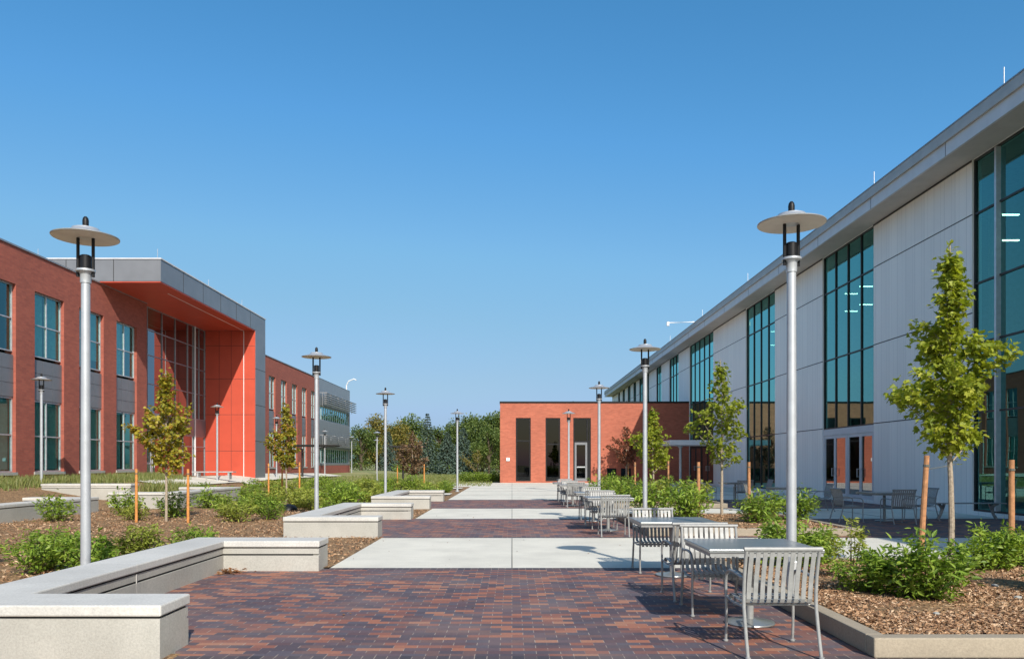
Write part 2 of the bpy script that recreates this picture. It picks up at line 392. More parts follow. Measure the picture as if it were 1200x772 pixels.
for a, b_ in ((B[0]-.2032, B[1]), (B[2], B[3]), (B[4], B[5])):
    slab('brick_paving', 'paver', -PX, 13.98, a+.2032, b_-.2032)
    slab('paving_border', 'header', -PX, 13.98, a, a+.2032); slab('paving_border', 'header', -PX, 13.98, b_-.2032, b_)
units = [6.28, 16.5, 26.8]
ULEN = [5.75, 6.0, 6.0]
for y, l in zip(units, ULEN): slab('brick_paving', 'paver', -4.6, -PX-.001, y+.3, y+l-.3)

def in_rects(x, y, rects): return any(a <= x <= b and c <= y <= d for a, b, c, d in rects)
def mulch_grid(name, x0, x1, y0, y1, base, holes=(), step=.25, amp=.03, edge0=False):
    m = MB(); nx = round((x1-x0)/step); ny = round((y1-y0)/step); idx = {}
    def vi(i, j):
        if (i, j) not in idx:
            x = x0+(x1-x0)*i/nx; y = y0+(y1-y0)*j/ny
            z = base+gz(x, y)+amp*noise.noise(Vector((x*1.3, y*1.3, 3)))+amp*.5*noise.noise(Vector((x*5, y*5, 1)))
            idx[i, j] = len(m.v); m.v.append((x, y, z))
        return idx[i, j]
    for i in range(nx):
        for j in range(ny):
            x = x0+(x1-x0)*(i+.5)/nx; y = y0+(y1-y0)*(j+.5)/ny
            if in_rects(x, y, holes): continue
            m.f.append((vi(i,j), vi(i+1,j), vi(i+1,j+1), vi(i,j+1)))
    return struct(m.build(name, 'mulch', smooth=True))
holes = [(-4.5, 0, y+.3, y+l-.3) for y, l in zip(units, ULEN)]
mulch_grid('mulch_bed', -19.9, -PX, -3, 52, .0, holes)
# cross walk and portal walk, draped
def drape(name, x0, x1, y0, y1, mat='conc', dz=.05):
    m = MB(); nx = max(1, int(abs(x1-x0)/.5)); ny = max(1, int((y1-y0)/.5))
    for j in range(ny+1):
        for i in range(nx+1):
            x = x0+(x1-x0)*i/nx; y = y0+(y1-y0)*j/ny; m.v.append((x, y, gz(x,y)+dz))
    for j in range(ny):
        for i in range(nx): k = j*(nx+1)+i; m.f.append((k, k+1, k+nx+2, k+nx+1))
    struct(m.build(name, mat, smooth=True))
drape('concrete_walkway', -18.5, -3, 37.6, 39.6); drape('concrete_walkway', -18.6, -16.2, 39.61, 75)
drape('concrete_walkway', -16.19, -3.0, 46.5, 48.5)

# wood chips as geometry
def chips(name, n, x0, x1, y0, y1, base, holes=(), smin=.02, smax=.06, seed=1, bias=1.0):
    r = random.Random(seed); m = MB()
    for _ in range(n):
        x = r.uniform(x0, x1); y = y0+(y1-y0)*r.random()**bias
        if in_rects(x, y, holes): continue
        z = base+gz(x, y)+.028+.0*r.random()+.02*noise.noise(Vector((x*1.3, y*1.3, 3)))
        l = r.uniform(smin, smax); w = l*r.uniform(.15, .45); a = r.uniform(0, math.pi)
        e = Matrix.Rotation(a, 3, 'Z') @ Matrix.Rotation(r.gauss(0, .35), 3, 'X') @ Matrix.Rotation(r.gauss(0, .35), 3, 'Y')
        t = .004
        vs = [Vector((x, y, z+r.uniform(0, .02)))+e @ Vector(q) for q in ((-l/2,-w/2,0),(l/2,-w/3,0),(l/2*.8,w/2,0),(-l/2,w/3,0),(0,0,t))]
        m.add(vs, [(0,1,4),(1,2,4),(2,3,4),(3,0,4),(3,2,1,0)])
    o = m.build(name, 'chips', fix=False); o['kind'] = 'stuff'; return o
def chiplabel(o, l): o['label'] = l; o['category'] = 'mulch'; return o
chiplabel(chips('wood_chip', 26000, 3.12, 7.3, 6.55, 11.6, .115, smin=.02, smax=.07, seed=3, bias=1.3), 'brown shredded wood mulch filling the nearest planter on the right')
chiplabel(chips('wood_chip', 7000, 3.12, 7.3, 16.9, 22, .115, smin=.03, smax=.08, seed=4), 'brown wood mulch filling the second planter on the right')
chiplabel(chips('wood_chip', 24000, -14, -PX, 7, 26, .0, [(-5, 0, y-.05, y+l+.05) for y, l in zip(units, ULEN)], .03, .08, 5, 1.4), 'brown wood mulch spread over the wide bed left of the path')

# ------------------------------------------------------------------ seat walls
def upoly(y0, l, din, dout, xo, xi, xe, w, flip=1):
    # U opening to +x (flip=1): back wall from xo to xi, arms reach xe
    y1 = y0+l; f = flip
    return [(xo+f*dout, y0+dout), (xe-f*dout, y0+dout), (xe-f*dout, y0+w-din), (xi-f*din, y0+w-din), (xi-f*din, y1-w+din), (xe-f*dout, y1-w+din), (xe-f*dout, y1-dout), (xo+f*dout, y1-dout)]
def prism(m, poly, z0, z1):
    n = len(poly); o = len(m.v)
    for z in (z0, z1):
        for x, y in poly: m.v.append((x, y, z))
    # U polygon top split in three quads to stay planar and convex
    for b in (0, n):
        for q in ((0,1,2,3),(0,3,4,7),(4,5,6,7)): m.f.append(tuple(o+b+k for k in (q if b else q[::-1])))
    for k in range(n): m.f.append((o+k, o+(k+1)%n, o+n+(k+1)%n, o+n+k))
def seat_wall(y0, l, label, xo=-4.82, xi=-4.2, xe=-2.81, zb=0.0, flip=1, w=.58):
    t = tag(empty('seat_wall', ((xo+xe)/2, y0+l/2, zb)), label, 'seat wall', 'U shaped concrete seat walls')
    P = lambda a, b: upoly(y0, l, a, b, xo, xi, xe, w, flip)
    m = MB(); prism(m, P(.012, .0125), zb-.15, zb+.2251); m.build('base', 'cast', t)
    m = MB(); prism(m, P(.045, .1), zb+.2262, zb+.2495); prism(m, P(.03, .03), zb+.33, zb+.348); m.build('gap_shade_strip', 'joint', t)  # dark strips put the shade of cap gap and inner groove into colour
    m = MB(); prism(m, P(.05, .0125), zb+.2252, zb+.2503); prism(m, P(.022, .0125), zb+.2506, zb+.329); m.build('body', 'cast', t)
    m = MB(); prism(m, P(0, 0), zb+.3485, zb+.44); m.build('cap', 'castLit', t, bevel=.014)
    # panel joints of the cast units
    m = MB()
    for k in (1,):
        yy = y0+l*.44; m.box(min(xi-flip*.02, xi-flip*.010), max(xi-flip*.02, xi-flip*.010), yy, yy+.008, zb+.02, zb+.33)
        m.box(min(xo, xi)-.002, max(xo, xi)+.002, yy, yy+.006, zb+.36, zb+.4405)
    m.build('panel_joint', 'fascia2', t)
    return t
seat_wall(units[0], ULEN[0], 'pale cast concrete U shaped seat wall nearest the camera with dry leaves in its corner')
seat_wall(units[1], ULEN[1], 'pale concrete U shaped seat wall second along the left of the path, beside the second lamp post')
seat_wall(units[2], ULEN[2], 'pale concrete U shaped seat wall farthest along the left of the path')
seat_wall(18.5, 6.6, 'U shaped concrete seat wall at the left edge of the photo among the shrubs', -13.2, -13.8, -15.3, .05, -1)
seat_wall(27.0, 6.3, 'U shaped concrete seat wall behind the left staked tree, facing the left building', -11.5, -12.1, -13.9, .12, -1)
t = tag(empty('seat_wall', (-15.8, 29.3, .4)), 'straight concrete seat wall in front of the left building beside a lamp post', 'seat wall')
m = MB().box(-17.4, -14.1, 29.02, 29.6, .2, .64); m.build('base', 'cast', t, bevel=.01)
MB().box(-17.38, -14.12, 29.04, 29.58, .64, .66).build('gap_shade_strip', 'joint', t)  # near-black strip paints in the shade beneath the cap
MB().box(-17.4, -14.1, 29.02, 29.6, .66, .72).box(-17.42,-14.08,29.0,29.62,.7205,.8).build('cap', 'castLit', t, bevel=.012)

# fallen leaves in the corner
m = MB(); r = random.Random(4)
for _ in range(80):
    x = -4.15+abs(r.gauss(0, .16)); y = 11.32-abs(r.gauss(0, .12)); z = .01+r.random()*.05; a = r.uniform(0, 6.28); s_ = r.uniform(.025, .045)
    e = Matrix.Rotation(a, 3, 'Z') @ Matrix.Rotation(r.gauss(0, .5), 3, 'X')
    m.add([Vector((x,y,z))+e @ Vector(q)*s_ for q in ((-1,0,0),(0,-.6,.2),(1,0,0),(0,.6,.25))], [(0,1,2,3)])
o = m.build('fallen_leaves', 'dryleaf', fix=False); tag(o, 'small pile of dry brown leaves in the corner of the nearest seat wall', 'leaves', kind='stuff')
# scattered small leaves on the paving
m = MB()
for _ in range(60):
    x = r.uniform(-2.6, 2.6); y = r.uniform(6.5, 24); a = r.uniform(0, 6.28); s_ = r.uniform(.012, .028)
    e = Matrix.Rotation(a, 3, 'Z') @ Matrix.Rotation(r.gauss(0, .3), 3, 'X')
    m.add([Vector((x,y,.012))+e @ Vector(q)*s_ for q in ((-1,0,0),(0,-.6,.2),(1,0,0),(0,.6,.25))], [(0,1,2,3)])
tag(m.build('fallen_leaves', 'dryleaf', fix=False), 'small dry leaves scattered over the brick and concrete path', 'leaves', kind='stuff')

# ------------------------------------------------------------------ planters on the right
def planter(y0, y1, label, x0=2.93, x1=7.5, h=.165, w=.15):
    t = tag(empty('planter', ((x0+x1)/2, (y0+y1)/2, 0)), label, 'planter', 'kerbed planting beds on the right')
    m = MB(); m.box(x0, x1, y0, y0+w, 0, h); m.box(x0, x1, y1-w, y1, 0, h)
    m.box(x0, x0+w, y0+w, y1-w, 0, h); m.box(x1-w, x1, y0+w, y1-w, 0, h); m.build('curb', 'curb', t, bevel=.012)
    g2 = MB(); nx = 24; ny = 26; a0, a1, b0, b1 = x0+w, x1-w, y0+w, y1-w
    for j in range(ny+1):
        for i in range(nx+1):
            x = a0+(a1-a0)*i/nx; y = b0+(b1-b0)*j/ny
            e = min(1, min(x-a0, a1-x, y-b0, b1-y)/.5)
            g2.v.append((x, y, .115+.035*e+.03*noise.noise(Vector((x*1.6, y*1.6, 2)))*e))
    for j in range(ny):
        for i in range(nx): k = j*(nx+1)+i; g2.f.append((k, k+1, k+nx+2, k+nx+1))
    g2.build('soil', 'mulch', t, smooth=True)
    return t
planter(6.35, 11.75, 'kerbed mulch planter nearest the camera on the right, with the tallest staked maple')
planter(16.9, 22.15, 'kerbed mulch planter second along the right of the path')
planter(27.3, 33.5, 'kerbed mulch planter third along the right of the path')

# ------------------------------------------------------------------ generic facade parts
def grid_wall(m, F, us, zs, op, th):
    # solid wall with rectangular openings; op: list of (u0,u1,z0,z1)
    us = sorted(set(us+[o[0] for o in op]+[o[1] for o in op])); zs = sorted(set(zs+[o[2] for o in op]+[o[3] for o in op]))
    def solid(i, j):
        if i < 0 or j < 0 or i >= len(us)-1 or j >= len(zs)-1: return False
        u = (us[i]+us[i+1])/2; z = (zs[j]+zs[j+1])/2
        return not any(o[0] < u < o[1] and o[2] < z < o[3] for o in op)
    for i in range(len(us)-1):
        for j in range(len(zs)-1):
            if not solid(i, j): continue
            u0, u1, z0, z1 = us[i], us[i+1], zs[j], zs[j+1]
            Q = lambda *a: m.add([F(*q) for q in a], [(0,1,2,3)])
            Q((u0,z0,0),(u1,z0,0),(u1,z1,0),(u0,z1,0)); Q((u0,z0,th),(u0,z1,th),(u1,z1,th),(u1,z0,th))
            if not solid(i-1,j): Q((u0,z0,0),(u0,z1,0),(u0,z1,th),(u0,z0,th))
            if not solid(i+1,j): Q((u1,z0,0),(u1,z0,th),(u1,z1,th),(u1,z1,0))
            if not solid(i,j-1): Q((u0,z0,0),(u0,z0,th),(u1,z0,th),(u1,z0,0))
            if not solid(i,j+1): Q((u0,z1,0),(u1,z1,0),(u1,z1,th),(u0,z1,th))
    return m
def merge_build(m, name, mat, parent):
    o = m.build(name, mat, parent, fix=False)
    bm = bmesh.new(); bm.from_mesh(o.data); bmesh.ops.remove_doubles(bm, verts=bm.verts[:], dist=.0005); bmesh.ops.recalc_face_normals(bm, faces=bm.faces[:]); bm.to_mesh(o.data); bm.free(); return o
def window(F, u0, u1, z0, z1, parent, mus=(), mzs=(), frame='bronze', pane='teal', rec=.1, fw=.06, sill=None, blinds=None, name='window'):
    fr = MB(); d0, d1 = rec, rec+.09
    fr.fbox(F, u0, u0+fw, z0, z1, d0, d1); fr.fbox(F, u1-fw, u1, z0, z1, d0, d1)
    fr.fbox(F, u0+fw, u1-fw, z0, z0+fw, d0, d1); fr.fbox(F, u0+fw, u1-fw, z1-fw, z1, d0, d1)
    for u in mus: fr.fbox(F, u-fw/2, u+fw/2, z0+fw, z1-fw, d0+.002, d1)
    for z in mzs: fr.fbox(F, u0+fw, u1-fw, z-fw/2, z+fw/2, d0+.006, d1)
    w = fr.build(name, frame, parent)
    P = MB().add([F(u0+.01, z0+.01, rec+.05), F(u1-.01, z0+.01, rec+.05), F(u1-.01, z1-.01, rec+.05), F(u0+.01, z1-.01, rec+.05)], [(0,1,2,3)])
    P.build('pane', pane, w, fix=False)
    if sill: MB().fbox(F, u0-.06, u1+.06, z0-.12, z0-.002, -.05, rec+.08).build('sill', sill, w)
    if blinds:
        b = MB()
        for (a, c, q0, q1) in blinds: b.fbox(F, a, c, q0, q1, rec+.16, rec+.165)
        b.build('blind', 'blind', w)
    return w

# ------------------------------------------------------------------ left building
FL = lambda u, z, d: (-20-d, u, z)
LB = tag(empty('brick_school_building', (-27, 55, .6)), 'two storey red brick building on the left with a red and grey entrance portal', 'building')
TOP = 10.27
ops = []; wins = []
ystarts = [32.9-3.4*k for k in range(2, -8, -1)] if False else [32.9+3.4*k for k in range(-6, 3)]
for y in ystarts:
    ops.append((y, y+2.15, 1.2, 8.77)); wins.append((y, y+2.15))
m = MB(); grid_wall(m, FL, [10, 43], [-.3, TOP], ops, .45)
merge_build(m, 'wall', 'brickL', LB)
ops2 = []; wins2 = []
for k in range(-2, 5):
    y = 64.6+3.4*k; ops2.append((y, y+1.75, 1.2, 8.77)); wins2.append((y, y+1.75))
m = MB(); grid_wall(m, FL, [54.1, 81.3], [-.3, TOP], ops2, .45); merge_build(m, 'wall', 'brickL', LB)
rb = random.Random(11)
for (a, b_) in wins+wins2:
    mid = (a+b_)/2
    bl = []
    if rb.random() < .75: bl.append((a+.05, mid-.06, 6.15, 8.7))
    if rb.random() < .5: bl.append((mid+.06, b_-.05, 6.15+rb.random()*1.5, 8.7))
    window(FL, a, b_, 6.05, 8.77, LB, [mid], [7.4], 'alu', 'tealL', .14, .05, None, bl or None)
    window(FL, a, b_, 1.2, 4.2, LB, [mid], [2.7], 'alu', 'tealL', .14, .05, 'cast', [(a+.05, mid-.1, 1.3, 4.1), (mid+.12, b_-.05, 1.3, 4.1)] if rb.random() < .8 else None)
    sp = MB(); n = 3
    for k in range(n):
        z0 = 4.22+k*(1.7/n)
        for q in range(2 if b_-a < 2 else 3):
            nn = 2 if b_-a < 2 else 3; u0 = a+(b_-a)/nn*q; sp.fbox(FL, u0+.008, u0+(b_-a)/nn-.008, z0+.008, z0+1.7/n-.008, .10, .14)
    sp.fbox(FL, a, b_, 4.2, 5.93, .1405, .3)
    sp.build('spandrel_panel', 'greypan', LB)
# roofs, back and end walls, coping
m = MB(); m.box(-34, -33.6, 10, 96.8, -.3, 10.2); m.box(-33.6, -20.46, 10, 10.4, -.3, 10.2); m.box(-33.6, -20.5, 96.4, 96.78, -.3, 10.2)
m.build('wall', 'brickL', LB)
MB().box(-33.6, -20.46, 10.4, 96.4, 9.7, 9.95).build('roof', 'roofm', LB)
MB().box(-20.5, -19.95, 9.95, 43.0, TOP+.002, TOP+.07).box(-20.5, -19.95, 54.12, 81.3, TOP+.002, TOP+.07).build('coping', 'coping', LB)
m = MB(); m.box(-29, -28.8, 10.5, 96.3, .1, 9.69); m.box(-28.79, -20.8, 10.5, 96.3, 4.75, 5.1); m.box(-28.79, -20.5, 10.5, 96.3, .3, .6)
for y in (17, 24, 30.9, 43.4, 60, 70, 80.5): m.box(-28.79, -20.7, y, y+.15, .61, 9.69)
m.build('interior', 'inside', LB)
# metal clad end with sunshades
GY0, GY1 = 81.31, 96.8
m = MB(); grid_wall(m, FL, [GY0, GY1], [1.3, 10.35], [(81.7, 96.4, 6.1, 7.55), (81.7, 96.4, 1.5, 3.1)], .4)
merge_build(m, 'cladding', 'ltpan', LB)
m = MB()
for k in range(40):
    z = 1.35+k*.225
    if 1.4 < z < 3.15 or 6.0 < z < 7.6 or z > 10.2: continue
    m.fbox(FL, GY0+.01, GY1-.01, z, z+.03, -.012, -.002)
m.build('cladding_rib', 'coping', LB)
MB().fbox(FL, GY0, GY1, -.3, 1.29, .0, .4).build('wall', 'brickL', LB)
for z0, z1 in ((6.1, 7.55), (1.5, 3.1)):
    window(FL, 81.7, 96.4, z0, z1, LB, [81.7+14.7*k/14 for k in range(1, 14)], [], 'alu', 'tealL', .1, .07)
for zt in (8.85, 4.45):
    m = MB()
    for k in range(6): m.fbox(FL, 81.6, 97.2, zt-.22*k-.05, zt-.22*k, -.75, -.5)
    sh = m.build('sunshade', 'ltpan', LB)
    for u in (81.8, 85.6, 89.4, 93.2, 96.7):
        MB().fbox(FL, u-.03, u+.03, zt+.001, zt+.06, -.75, -.001).fbox(FL, u-.02, u+.02, zt-1.3, zt, -.28, -.24).build('bracket', 'ltpan', sh)
MB().box(-20.5, -19.97, GY0, GY1, 10.352, 10.40).build('coping', 'coping', LB)
# portal
m = MB(); m.box(-30, -17.0, 38.0, 54.1, 10.36, 11.42); m.build('portal_roof', 'greypan', LB)
MB().box(-30.03, -16.96, 37.96, 54.14, 11.422, 11.48).build('coping', 'fascia', LB)
m = MB()
for x in (-19.3, -21.6, -23.9): m.box(x, x+.03, 37.994, 37.999, 10.36, 11.41)
for y in (40.6, 43.2, 45.8, 48.4, 51.0): m.box(-16.999, -16.994, y, y+.03, 10.36, 11.41)
for z in (3.0, 5.4, 7.8): m.box(-16.999, -16.994, 52.0, 54.09, z, z+.03)
m.build('panel_joint', 'joint', LB)
MB().box(-20.9, -17.02, 38.02, 51.96, 10.30, 10.355).build('soffit', 'redpan', LB)
MB().box(-20.46, -17.0, 52.03, 54.1, .0, 10.355).build('portal_pier', 'greypan', LB)
MB().box(-20.4, -17.01, 51.99, 52.028, .0, 10.295).build('red_panel_wall', 'redpan', LB)
m = MB()
for z in (2.35, 4.75, 7.1, 9.3): m.box(-20.35, -17.02, 51.985, 51.989, z, z+.02)
for x in (-19.4, -18.6): m.box(x, x+.018, 51.984, 51.988, .1, 10.29)
m.build('panel_joint', 'joint', LB)
MB().box(-17.78, -17.74, 51.97, 51.9835, .1, 10.295).box(-17.78, -17.74, 40.5, 51.96, 10.288, 10.299).build('light_slot', 'plate', LB)
FP = lambda u, z, d: (-20.3-d, u, z)
mus = [43.75, 45.6, 47.4, 49.2, 50.2, 51.0]
window(FP, 43.02, 51.97, 4.35, 10.29, LB, mus, [6.0, 7.6, 9.0], 'coping', 'dark_glass', .0, .05, name='curtain_wall')
MB().fbox(FP, 43.02, 51.97, 3.3, 4.345, -.02, .1).build('spandrel_panel', 'greypan', LB)
window(FP, 45.5, 51.97, .62, 3.295, LB, [47, 48.5, 50.2], [2.6], 'coping', 'dark_glass', .0, .06, name='curtain_wall')
MB().fbox(FP, 50.2, 50.27, .6, 10.29, -.06, -.001).build('light_slot', 'plate', LB)
MB().box(-24, -23.9, 43.56, 59.9, .61, 9.6).build('interior', 'insideD', LB)
dr = MB()
for u in (43.05, 44.27):
    dr.fbox(FP, u, u+.1, .6, 3.1, 0, .08); dr.fbox(FP, u+1.1, u+1.2, .6, 3.1, 0, .08); dr.fbox(FP, u+.1, u+1.1, .6, .85, 0, .08); dr.fbox(FP, u+.1, u+1.1, 2.95, 3.1, 0, .08); dr.fbox(FP, u+.1, u+1.1, 1.5, 1.6, 0, .08)
dd = dr.build('door', 'alu', LB)
MB().fbox(FP, 43.1, 45.45, .65, 3.05, .035, .045).build('pane', 'dark_glass', dd)
MB().tube([(-20.22, 44.15, 1.3), (-20.22, 44.15, 2.0)], .02).tube([(-20.22, 44.4, 1.3), (-20.22, 44.4, 2.0)], .02).build('handle', 'alu', dd)
for (x, y) in ((-17.2, 38.1), (-23, 38.1), (-17.2, 44.5), (-17.2, 50)):
    MB().tube([(x, y, 11.47), (x, y, 11.95)], .012, 5).build('lightning_rod', 'alu', LB)
MB().tube([(-20.2, 95.8, 10.35), (-20.2, 95.8, 11.0), (-19.9, 95.6, 11.5), (-19.2, 95.4, 11.75), (-18.9, 95.3, 11.6)], .07, 8).build('camera_mast', 'plate', LB)
t = tag(empty('bench', (-17.3, 45.6, gz(-17.3, 45.6)+.05)), 'pale flat bench in front of the red portal wall', 'bench')
L().box(-1.2, 1.2, -.25, .25, .40, .46).build('seat', 'alu', t); 
for x in (-.9, .9): L().box(x-.05, x+.05, -.2, .2, 0, .399).build('leg', 'alu', t)

# ------------------------------------------------------------------ right building
FR = lambda u, z, d: (14+d, u, z)
RB = tag(empty('white_panel_building', (22, 60, 0)), 'long white panelled building on the right with tall teal windows and a deep roof eave', 'building')
WT = 10.78
wy = [(16.5, 23.9), (30.4, 35.4), (41.8, 47.0), (54.6, 61.93), (66, 69.9), (73.6, 76.2), (80.2, 82.0), (83.9, 86.4), (88.6, 90.6), (92.8, 95.0), (97.4, 99.5), (101.8, 103.6), (5, 11.5)]
ops = [(a, b_, .12, WT) for a, b_ in wy]
m = MB(); grid_wall(m, FR, [-4, 109.7], [-.1, WT], [(a, b_, .12, WT-.001) for a, b_ in wy], .3); merge_build(m, 'wall', 'white', RB)
gaps = []; pr = -4
for a, b_ in sorted(wy)+[(109.7, 110)]: gaps.append((pr, a)); pr = b_
for z in (3.1, 6.13, 9.12):
    for a, b_ in gaps: MB().fbox(FR, a, b_, z-.017, z+.017, -.003, .02).build('panel_joint', 'joint', RB)
for a, b_ in gaps: MB().fbox(FR, a, b_, WT-.06, WT-.002, -.02, .0).build('head_trim', 'bronze', RB)
def bays(a, b_, n): return [a+(b_-a)*k/n for k in range(1, n)]
nb = [None, 4, 4, 5, 3, 2, 2, 2, 2, 2, 2, 2, 4]
for i, (a, b_) in enumerate(wy):
    if i == 0: mus = [22.7, 20.3, 17.9]
    else: mus = bays(a, b_, nb[i])
    if i in (1, 3):
        window(FR, a, b_, 3.06, WT-.002, RB, mus, [4.6, 6.13, 9.12] if i == 3 else [6.13, 9.12], 'bronze', 'teal', .06, .055)
        fr = MB(); fr.fbox(FR, a, b_, 2.78, 3.055, .02, .14)
        ds = [a]+mus+[b_]
        fr.fbox(FR, a, a+.12, .0, 2.779, .02, .14); fr.fbox(FR, b_-.12, b_, .0, 2.779, .02, .14)
        mm = (a+b_)/2; fr.fbox(FR, mm-.07, mm+.07, .0, 2.779, .02, .14)
        fr.build('door_frame', 'fascia' if i == 1 else 'bronze', RB)
        ed = [(a+.125, (a+mm)/2), ((a+mm)/2, mm-.075), (mm+.075, (mm+b_)/2), ((mm+b_)/2, b_-.125)]
        for q, (u0, u1) in enumerate(ed):
            d_ = MB(); s_ = .09
            d_.fbox(FR, u0+.004, u0+s_, .04, 2.775, .04, .1); d_.fbox(FR, u1-s_, u1-.004, .04, 2.775, .04, .1)
            d_.fbox(FR, u0+s_, u1-s_, .04, .28, .04, .1); d_.fbox(FR, u0+s_, u1-s_, 2.64, 2.775, .04, .1)
            do = d_.build('door', 'fascia' if i == 1 else 'bronze', RB)
            MB().add([FR(u0+s_-.01,.27,.07),FR(u1-s_+.01,.27,.07),FR(u1-s_+.01,2.65,.07),FR(u0+s_-.01,2.65,.07)],[(0,1,2,3)]).build('pane', 'dark_glass', do, fix=False)
            hu = u1-.14 if q % 2 == 0 else u0+.14
            MB().tube([(13.97, hu, 1.0), (13.97, hu, 1.35)], .014, 6).tube([(13.97,hu,1.02),(14.05,hu,1.02)],.01,6).tube([(13.97,hu,1.33),(14.05,hu,1.33)],.01,6).build('handle', 'alu', do)
    else:
        w = window(FR, a, b_, .12, WT-.002, RB, [u for u in mus if not (i == 0)], [3.1, 6.13, 9.12] if i != 0 else [3.1, 5.2, 7.0, 9.12], 'bronze', 'teal', .06, .055)
        if i == 0:
            m = MB()
            for u in mus: m.fbox(FR, u-.045, u+.045, .18, WT-.07, -.03, .145)
            m.build('mullion', 'alu', w)
MB().box(13.0, 14.32, -6, 110, WT, WT+.05).build('soffit', 'soffit', RB)
m = MB(); m.box(12.98, 13.06, -6, 110, WT-.03, 11.20); m.build('fascia', 'fascia', RB)
m = MB(); m.box(12.90, 12.979, -6, 110.02, 11.14, 11.30); m.box(12.95, 13.3, -6, 110.02, 11.301, 11.50); m.build('gutter', 'fascia2', RB)
MB().box(12.93, 13.34, -6, 110.04, 11.501, 11.54).build('coping', 'coping', RB)
y = -1.0
while y < 108: MB().box(12.975, 12.979, y, y+.02, WT-.03, 11.139).build('panel_joint', 'joint', RB); y += 4.9
MB().box(13.31, 34, -6, 110, WT+.051, 11.3).build('roof', 'roofm', RB)
m = MB(); m.box(14.31, 34, 109.5, 109.8, -.1, WT+.05); m.box(33.7, 34, -4, 109.49, -.1, WT+.05); m.box(14.31, 33.69, -4.3, -4, -.1, WT+.05); m.build('wall', 'white', RB)
m = MB(); m.box(24, 24.2, -3.9, 109, 0, WT); m.box(14.4, 23.99, -3.9, 109, .02, .1); m.box(16.2, 23.99, -3.9, 109, 5.2, 5.45)
for y in (13.8, 27, 38.5, 51, 63.5): m.box(16.5, 23.99, y, y+.2, .11, WT)
m.build('interior', 'inside', RB)
for x in (16.6,):
    for yy in (18.2, 20.8, 24, 31.5, 35.5, 44, 48, 57, 61):
        pass
k = 0
first = None
for (x, z) in ((15.6, 9.35), (15.6, 8.55)):
    for yy in (18.6, 20.6, 22.6, 24.6, 31.6, 33.1, 34.6, 36.1, 44.5, 46.5, 57.5, 60):
        lt = tag(empty('ceiling_light', (x, yy, z)), 'slim lit ceiling light seen through the tall windows of the white building', 'ceiling light', 'lit strip lights inside the white building')
        if first is None:
            a_ = L().box(-.3, .3, -.05, .05, 0, .05).build('housing', 'plate', lt); b2 = L().box(-.28, .28, -.04, .04, -.025, -.001).build('diffuser', 'lamp_on', lt)
            first = (a_, b2)
        else:
            for q in first: c_ = q.copy(); c_.parent = lt; COL.objects.link(c_)
for yy in (20.9, 28.4, 36, 43.6, 54, 65, 80):
    MB().tube([(13.1, yy, 11.53), (13.1, yy, 12.1)], .012, 5).build('lightning_rod', 'plate', RB)
MB().tube([(13.1, 56.4, 11.5), (13.1, 56.4, 11.68), (11.2, 56.4, 11.62)], .045, 8).tube([(11.2, 56.4, 11.68), (11.2, 56.4, 11.40)], .10, 10).build('camera_arm', 'plate', RB)
# entry canopy
t = tag(empty('entry_canopy', (12.3, 55, 0)), 'light grey flat canopy on a post beside the white building entrance', 'canopy')
MB().box(10.7, 13.97, 53.2, 57, 2.78, 3.12).build('roof', 'fascia', t, bevel=.01)
for y in (54.8,):
    MB().tube([(11.75, y, 0), (11.75, y, 2.6)], .09, 14).build('post', 'galv', t, smooth=True)
MB().tube([(11.75, 54.8, 2.6), (11.75, 54.8, 2.77)], [.09, .25], 14).build('capital', 'galv', t, smooth=True)

# ------------------------------------------------------------------ red pavilion
FB = lambda u, z, d: (u, 62+d, z)
PB = tag(empty('brick_pavilion', (6.5, 68, 0)), 'single storey orange brick block at the end of the path with three tall black windows', 'building')
wp = [(.30, 1.48), (2.65, 3.81), (4.84, 6.23)]
ops = [(a, b_, .12, 5.12) for a, b_ in wp]+[(7.5, 8.25, .15, 1.15), (8.6, 9.4, .15, 1.15)]
m = MB(); grid_wall(m, FB, [-.94, 13.98], [-.1, 6.28], ops, .4); merge_build(m, 'wall', 'brickR', PB)
m = MB(); m.box(-.94, -.54, 62.401, 79.6, -.1, 6.28); m.box(-.94, 13.98, 79.601, 80, -.1, 6.28); m.build('wall', 'brickR', PB)
MB().box(-.54, 13.98, 62.401, 79.6, 5.8, 6.0).build('roof', 'roofm', PB)
MB().box(-.98, 13.98, 61.96, 62.45, 6.281, 6.42).box(-.98, -.5, 62.451, 80.03, 6.281, 6.42).build('coping', 'black', PB)
for i, (a, b_) in enumerate(wp):
    if i < 2: window(FB, a, b_, .12, 5.12, PB, [], [3.05 if i else 3.3], 'black', 'dark_glass', .06, .11)
    else:
        window(FB, a, b_, 3.2, 5.12, PB, [5.95], [], 'black', 'dark_glass', .06, .11)
        MB().fbox(FB, 5.95, 6.23, .12, 3.199, .06, .14).fbox(FB, 4.84, 4.95, .12, 3.199, .06, .14).build('door_frame', 'black', PB)
        d_ = MB(); d_.fbox(FB, 4.955, 5.1, .12, 3.19, .07, .13); d_.fbox(FB, 5.8, 5.945, .12, 3.19, .07, .13); d_.fbox(FB, 5.1, 5.8, .12, .35, .07, .13); d_.fbox(FB, 5.1, 5.8, 3.0, 3.19, .07, .13)
        do = d_.build('door', 'greypan', PB)
        MB().fbox(FB, 5.1, 5.8, .35, 3.0, .1, .104).build('pane', 'dark_glass', do)
        MB().fbox(FB, 5.12, 5.78, 1.2, 1.29, .02, .05).build('push_bar', 'alu', do)
for a, b_ in ((7.5, 8.25), (8.6, 9.4)): window(FB, a, b_, .15, 1.15, PB, [], [], 'black', 'dark_glass', .02, .08)
